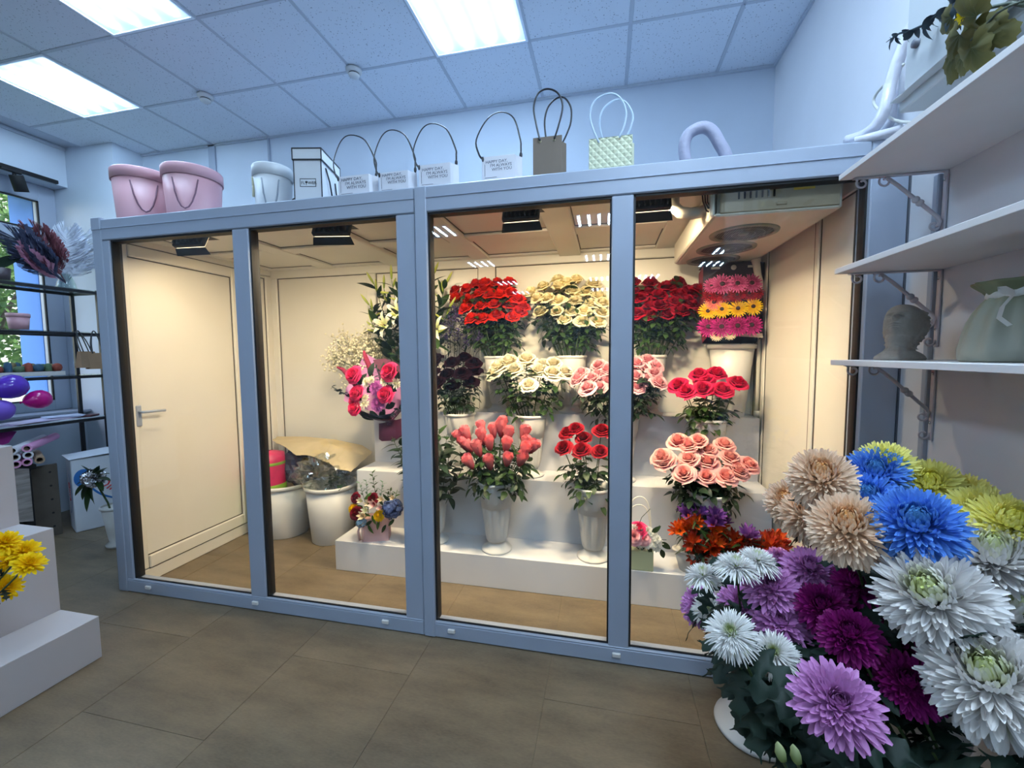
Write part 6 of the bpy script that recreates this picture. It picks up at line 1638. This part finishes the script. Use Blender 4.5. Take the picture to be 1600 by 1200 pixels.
# tray of cacti
tr_ = thing('cactus_tray', 'shallow white tray full of little cacti on the third glass shelf', 'tray', (-4.44, 2.30, rt(2)))
MB().box((0, 0, .004), (.20, .52, .008), .002).box((-.098, 0, .016), (.005, .52, .032)).box((.098, 0, .016), (.005, .52, .032)).box((0, .258, .016), (.20, .005, .032)).box((0, -.258, .016), (.20, .005, .032)).build('tray', PLASTICW, tr_)
CK = [mat('cactus_%s' % n, c, .8, var=.2, scale=60) for n, c in (('rust', (150, 72, 56)), ('slate', (74, 78, 110)), ('green', (86, 110, 80)), ('cream', (206, 188, 160)), ('teal', (54, 88, 110)), ('olive', (122, 110, 76)))]
POTB = mat('cactus_pot', (86, 54, 50), .6)
cacm = [MB().lathe([(.012, .022), (.026, .03), (.031, .05), (.026, .07), (.010, .08), (.001, .081)], 20, mod=lambda a, z: 1 + .09 * sin(10 * a)).mesh('cactus_body'), MB().lathe([(.02, .022), (.022, .06), (.018, .085), (.001, .093)], 18, mod=lambda a, z: 1 + .1 * sin(9 * a)).mesh('cactus_body')]
potm = MB().lathe([(.001, .0), (.017, .0), (.023, .026), (.019, .026), (.001, .022)], 16).mesh('cactus_pot')
for i in range(9):
    for j in range(3):
        t = thing('cactus', 'tiny potted cactus in the shallow white tray', 'cactus', (-4.44 - .062 + .062 * j, 2.30 - .232 + .058 * i, rt(2) + .009), RND.random(), 'cacti in the tray')
        put('pot', potm, POTB, t); put('body', cacm[(i + j) % 2], CK[(i * 2 + j * 5 + i * j) % 6], t, M=Matrix.Diagonal((1, 1, RND.uniform(.85, 1.1), 1)))
# hanging kraft bags
for (px, py, lab, rz_, dx) in ((136, 566, 'brown paper handbag hanging on the rack, turned to the window', .25, -4.235), (154, 568, 'brown paper handbag hanging on the rack, half behind the cooler frame', -.3, -4.215)):
    c = atx(px, py, dx)
    t = thing('hanging_bag', lab, 'paper bag', (dx, c.y, c.z - .045), rz_)
    m_ = MB().add([(-.03, -.075, 0), (-.03, .075, 0), (.03, .075, 0), (.03, -.075, 0), (-.012, -.062, .135), (-.012, .062, .135), (.012, .062, .135), (.012, -.062, .135)], [(0, 1, 2, 3), (0, 4, 5, 1), (1, 5, 6, 2), (2, 6, 7, 3), (3, 7, 4, 0)])
    m_.build('bag', mat('bag_kraft', (140, 112, 86), .8, var=.1, scale=8), t)
    zt_ = 1.638 - t.location.z
    for s_ in (-.012, .012):
        MB().tube(cat([Vector((s_, -.035, .13)), Vector((s_ * .8 - .03, -.03, .22)), Vector((-.055, -.01, zt_)), Vector((-.055, .01, zt_)), Vector((s_ * .8 - .03, .03, .22)), Vector((s_, .035, .13))]), .0045, 6).build('handle', STRAP, t)
# balloons
def balloon(px, py, r, col, lab, axis, X=-4.27):
    c = atx(px, py, X)
    q = Vector(axis).normalized().to_track_quat('Z', 'Y')
    t = thing('balloon', lab, 'balloon', c, 0, None, q=q)
    m = mat('balloon_%d' % int(px), col, .22, coat=.4, translucent=.25)
    MB().lathe([(.001, r * 1.0), (r * .35, r * .95), (r * .72, r * .74), (r * .95, r * .38), (r, 0), (r * .92, -r * .42), (r * .72, -r * .82), (r * .42, -r * 1.12), (r * .16, -r * 1.28), (r * .06, -r * 1.34)], 32).build('skin', m, t)
    MB().lathe([(r * .05, -r * 1.32), (r * .09, -r * 1.38), (r * .05, -r * 1.42), (r * .13, -r * 1.5)], 14).build('knot', m, t)
balloon(18, 604, .088, (104, 60, 200), 'deep violet balloon, upper one by the window', (0, .75, .25))
balloon(0, 641, .075, (142, 106, 222), 'lighter violet balloon under the deep violet one', (0, .8, -.3))
balloon(61, 624, .072, (206, 18, 140), 'magenta balloon beside the violet balloons', (0, 1, .12))
# papers on the lowest glass shelf
FOLD = mat('paper_sheets', (214, 206, 226), .5, var=.12, scale=12)
for i, (y, w_, l_, rz_, c_, lab) in enumerate(((2.45, .2, .5, .1, (222, 206, 226), 'pale pink paper sheets on the lowest rack shelf'), (2.58, .16, .22, -.4, (206, 214, 236), 'folded clear wrapper lying on the lowest rack shelf'), (2.0, .22, .4, .05, (226, 216, 232), 'stack of pale paper at the far-out end of the lowest rack shelf'))):
    m_ = MB()
    for k in range(4): m_.box((.004 * k, .006 * (k % 2), .0015 + .003 * k), (w_, l_, .0026), M=Matrix.Rotation(.05 * k, 4, 'Z'))
    tag(m_.build('paper_stack', mat('sheet_%d' % i, c_, .4, var=.06, scale=9), M=TRS((-4.45, y, rt(3) + .012 * i * (i < 2)), Euler((0, 0, rz_)).to_matrix())), lab, 'paper')
p = atx(155, 646, -4.36); tag(MB().box((0, 0, .008), (.07, .11, .014), .002).build('notebook', mat('notebook_maroon', (84, 40, 46), .6), M=TRS((-4.36, 2.72, rt(3)), Euler((0, 0, .5)).to_matrix())), 'small maroon booklet at the rack corner by the cooler', 'booklet')

# low bench with rolls, carton and plant
bc = thing('dark_bench', 'dark low bench stacked with wrapping rolls behind the podium', 'bench', (-4.42, 1.74, 0))
MB().box((0, 0, .60), (.40, 1.06, .04), .004).build('bench_top', BLACKM, bc)
for xx in (-.16, .16):
    for yy in (-.48, .48): MB().box((xx, yy, .29), (.05, .05, .58), .004).build('leg', BLACKM, bc)
MB().box((.0, 0, .30), (.30, .98, .54), .004).build('cupboard', BLACKM, bc)
ROLLW = mat('roll_white', (222, 222, 230), .5); ROLLP = mat('roll_pink', (226, 158, 200), .5); ROLLM = mat('roll_magenta', (168, 52, 140), .5); ROLLT = mat('roll_tan', (172, 146, 120), .7); CORE = mat('roll_core_card', (170, 150, 132), .8)
rolls = [(25, 730, ROLLP, 'pink-white wrapping roll at the front of the bench, lower left end'), (43, 729, ROLLP, 'pale pink wrapping roll next to the tan one'), (63, 728, ROLLT, 'tan wrapping roll close to the carton'), (45, 721, ROLLW, 'white wrapping roll lying over the pale pink ones'), (24, 721, ROLLW, 'white wrapping roll behind the front pink-white one'), (43, 713, ROLLP, 'brighter pink wrapping roll on top of the pile'), (20, 714, ROLLW, 'white wrapping roll on top, slanting to the window')]
for i, (px, py, m, lab) in enumerate(rolls):
    c = atx(px, py, -4.20); r = .028
    zz = .62 + r + (.052 if i in (3, 4) else .104 if i in (5, 6) else 0)
    c = Vector((-4.20, c.y, zz))
    d = Vector((-.86, .42 if i != 6 else .5, .0)).normalized() if i < 5 else Vector((-.66, .70, .02)).normalized()
    L_ = .36 if i < 5 else .5
    t = thing('wrapping_roll', lab, 'wrapping roll', c, 0, None, q=d.to_track_quat('Z', 'Y'))
    MB().lathe([(r, 0), (r, L_)], 24).lathe([(r * .62, .0), (r, 0)], 24).lathe([(r * .62, L_), (r, L_)], 24).build('paper', m, t)
    MB().lathe([(r * .60, .001), (r * .60, L_)], 20).build('core', CORE, t)
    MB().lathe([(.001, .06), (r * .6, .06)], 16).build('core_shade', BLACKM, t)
pg = [atx(x, y, -4.36) for x, y in ((14, 706), (66, 690), (60, 700), (10, 716))]
tag(MB().grid([[(-4.44, 1.86, .80), (-4.46, 2.06, .83), (-4.50, 2.26, .87)], [(-4.36, 1.86, .77), (-4.38, 2.06, .79), (-4.42, 2.28, .86)], [(-4.30, 1.86, .745), (-4.32, 2.04, .755), (-4.36, 2.2, .79)]], True).build('tissue_sheet', ROLLM), 'purple-magenta tissue sheet lying over the rolls', 'paper')
NEWS = mat('newsprint_grey', (150, 142, 138), .9, var=.35, scale=14, stretch=(1, .35, 3))
rows = [[(-4.205 - .01 * sin(j * 1.1), 1.60 + .62 * j / 8, .60 - .5 * i / 6 * (1 - .12 * (j > 6) * 1.6) - .03 * sin(j * .8)) for j in range(9)] for i in range(7)]
tag(MB().grid(rows, True).build('grey_paper', NEWS), 'sheet of grey printed paper hanging off the front of the bench', 'paper')
CB = mat('cardboard_dark', (92, 84, 76), .85, var=.12, scale=8)
sc_b = thing('cardboard_sleeve', 'upright dark cardboard with punched holes, leaning on the carton', 'cardboard', (-4.31, 2.345, 0), radians(80))
MB().box((0, .0, .29), (.17, .02, .58), .002).build('sheet', CB, sc_b)
m_ = MB()
for k in range(5): m_.lathe([(.001, .0), (.008, .0)], 10, M=TRS((.04, -.0108, .08 + .11 * k), Euler((radians(90), 0, 0)).to_matrix()))
m_.build('hole', BLACKM, sc_b)
# carton
CART = mat('carton_white', (214, 220, 230), .6, var=.03, scale=5); CBL = mat('carton_blue', (40, 108, 180), .5); CRD = mat('carton_red', (196, 36, 52), .5); CGR = mat('carton_green', (60, 130, 90), .5)
ca = thing('carton', 'white carton with blue swoosh and red lettering beside the rack', 'carton', (-4.19, 2.455, 0), radians(66))
cw, cd, chh = .52, .24, .60
MB().box((cw / 2, cd / 2, chh / 2), (cw, cd, chh), .006).build('box', CART, ca)
MB().add([(-.01, -.01, chh + .004), (cw + .01, -.02, chh + .03), (cw, cd, chh + .05), (-.02, cd, chh + .01), (-.01, -.01, chh + .008), (cw + .01, -.02, chh + .034), (cw, cd, chh + .054), (-.02, cd, chh + .014)], [(3, 2, 1, 0), (4, 5, 6, 7), (0, 1, 5, 4), (1, 2, 6, 5), (2, 3, 7, 6), (3, 0, 4, 7)]).build('lid_flap', CART, ca)
m_ = MB().lathe([(.001, .002), (.055, .002)], 28, M=Matrix.Translation((.065, -.001, .44)) @ TX @ Matrix.Diagonal((1, 1.35, 1, 1)))
rows = []
for k in range(15):
    a = 3.55 + .95 * k / 14; rows.append([(.36 + .284 * cos(a), -.0015, .50 + .29 * sin(a)), (.36 + (.290 + .012 * sin(pi * k / 14)) * cos(a), -.0015, .50 + .304 * sin(a))])
m_.grid(rows, True); sw = m_.build('swoosh', CBL, ca)
text('lettering', 'Olive', .10, Matrix.Translation((.125, -.0012, .375)) @ TX @ Matrix.Rotation(radians(-38), 4, 'Z'), CRD, sw, .0004, shear=.2)
rows = []
for k in range(15):
    a = -1.3 + 2.4 * k / 14; rows.append([(-.0015, .165 - .10 * cos(a) * 1.0, .31 + .17 * sin(a)), (-.0015, .165 - (.10 + .022 * cos(a)) * cos(a), .31 + (.17 + .012) * sin(a))])
m_ = MB().grid(rows, True); sw2 = m_.build('swoosh', CBL, ca)
text('lettering', 'Olive', .075, Matrix(((0, 0, -1, -.0012), (-1, 0, 0, .17), (0, 1, 0, .40), (0, 0, 0, 1))) @ Matrix.Rotation(radians(-78), 4, 'Z'), CRD, sw2, .0004)
# potted plant by the frame
pl_ = atz(180, 822, 0)
pt_ = thing('foil_plant', 'green pot plant with crumpled silver foil, half behind the cooler frame', 'potted plant', (-3.60, 2.36, 0))
MB().lathe([(.001, .002), (.07, .002), (.075, .02), (.05, .04), (.06, .1), (.085, .3), (.08, .3), (.05, .08), (.001, .06)], 28).build('pot', PLASTICW, pt_)
MB().lathe([(.084, .29), (.094, .296), (.094, .31), (.083, .314)], 28).build('rim', PLASTICW, pt_)
FOIL = mat('foil_silver', (206, 206, 212), .2, 1.0, bump=.9, bscale=40, bdist=.01)
foc = Vector(at(146, 747, 2.22)) - pt_.location
rn = random.Random(9); m_ = MB()
for k in range(70):
    d = Vector((rn.gauss(0, 1), rn.gauss(0, 1), rn.gauss(0, 1))).normalized()
    m_.grid([[(-.025, -.03, 0), (.02, -.025, .012)], [(-.02, .02, .01), (.03, .03, -.01)]], False, M=TRS(foc + d * .055, d.to_track_quat('Z', 'Y') @ Quaternion((0, 0, 1), rn.random() * 6)))
m_.build('foil', FOIL, pt_)
MB().tube([(0, 0, .1), (foc.x * .4, foc.y * .4, .35), tuple(foc)], .006, 6).build('stem', STEM, pt_)
for (x, y, a, s) in [(118, 765, 2.2, .15), (126, 772, 2.5, .15), (131, 790, 2.9, .14), (140, 782, 3.1, .12), (152, 727, -.2, .10), (163, 728, -.9, .12), (168, 745, -1.6, .13), (135, 728, .8, .10), (166, 736, -1.2, .12), (122, 752, 1.6, .09), (137, 776, 3.0, .14), (160, 760, -2.0, .12)]:
    tip = Vector(at(x, y, 2.20)) - pt_.location; d = tip - foc
    q = d.normalized().to_track_quat('Y', 'Z')
    put('leaf', PLAINLEAF, LEAF if s > .11 else LEAFD, pt_, M=TRS(foc + d * .2, q, (s * 1.1, max(.06, d.length), s)))
    
# hide the shared helper order: nothing else
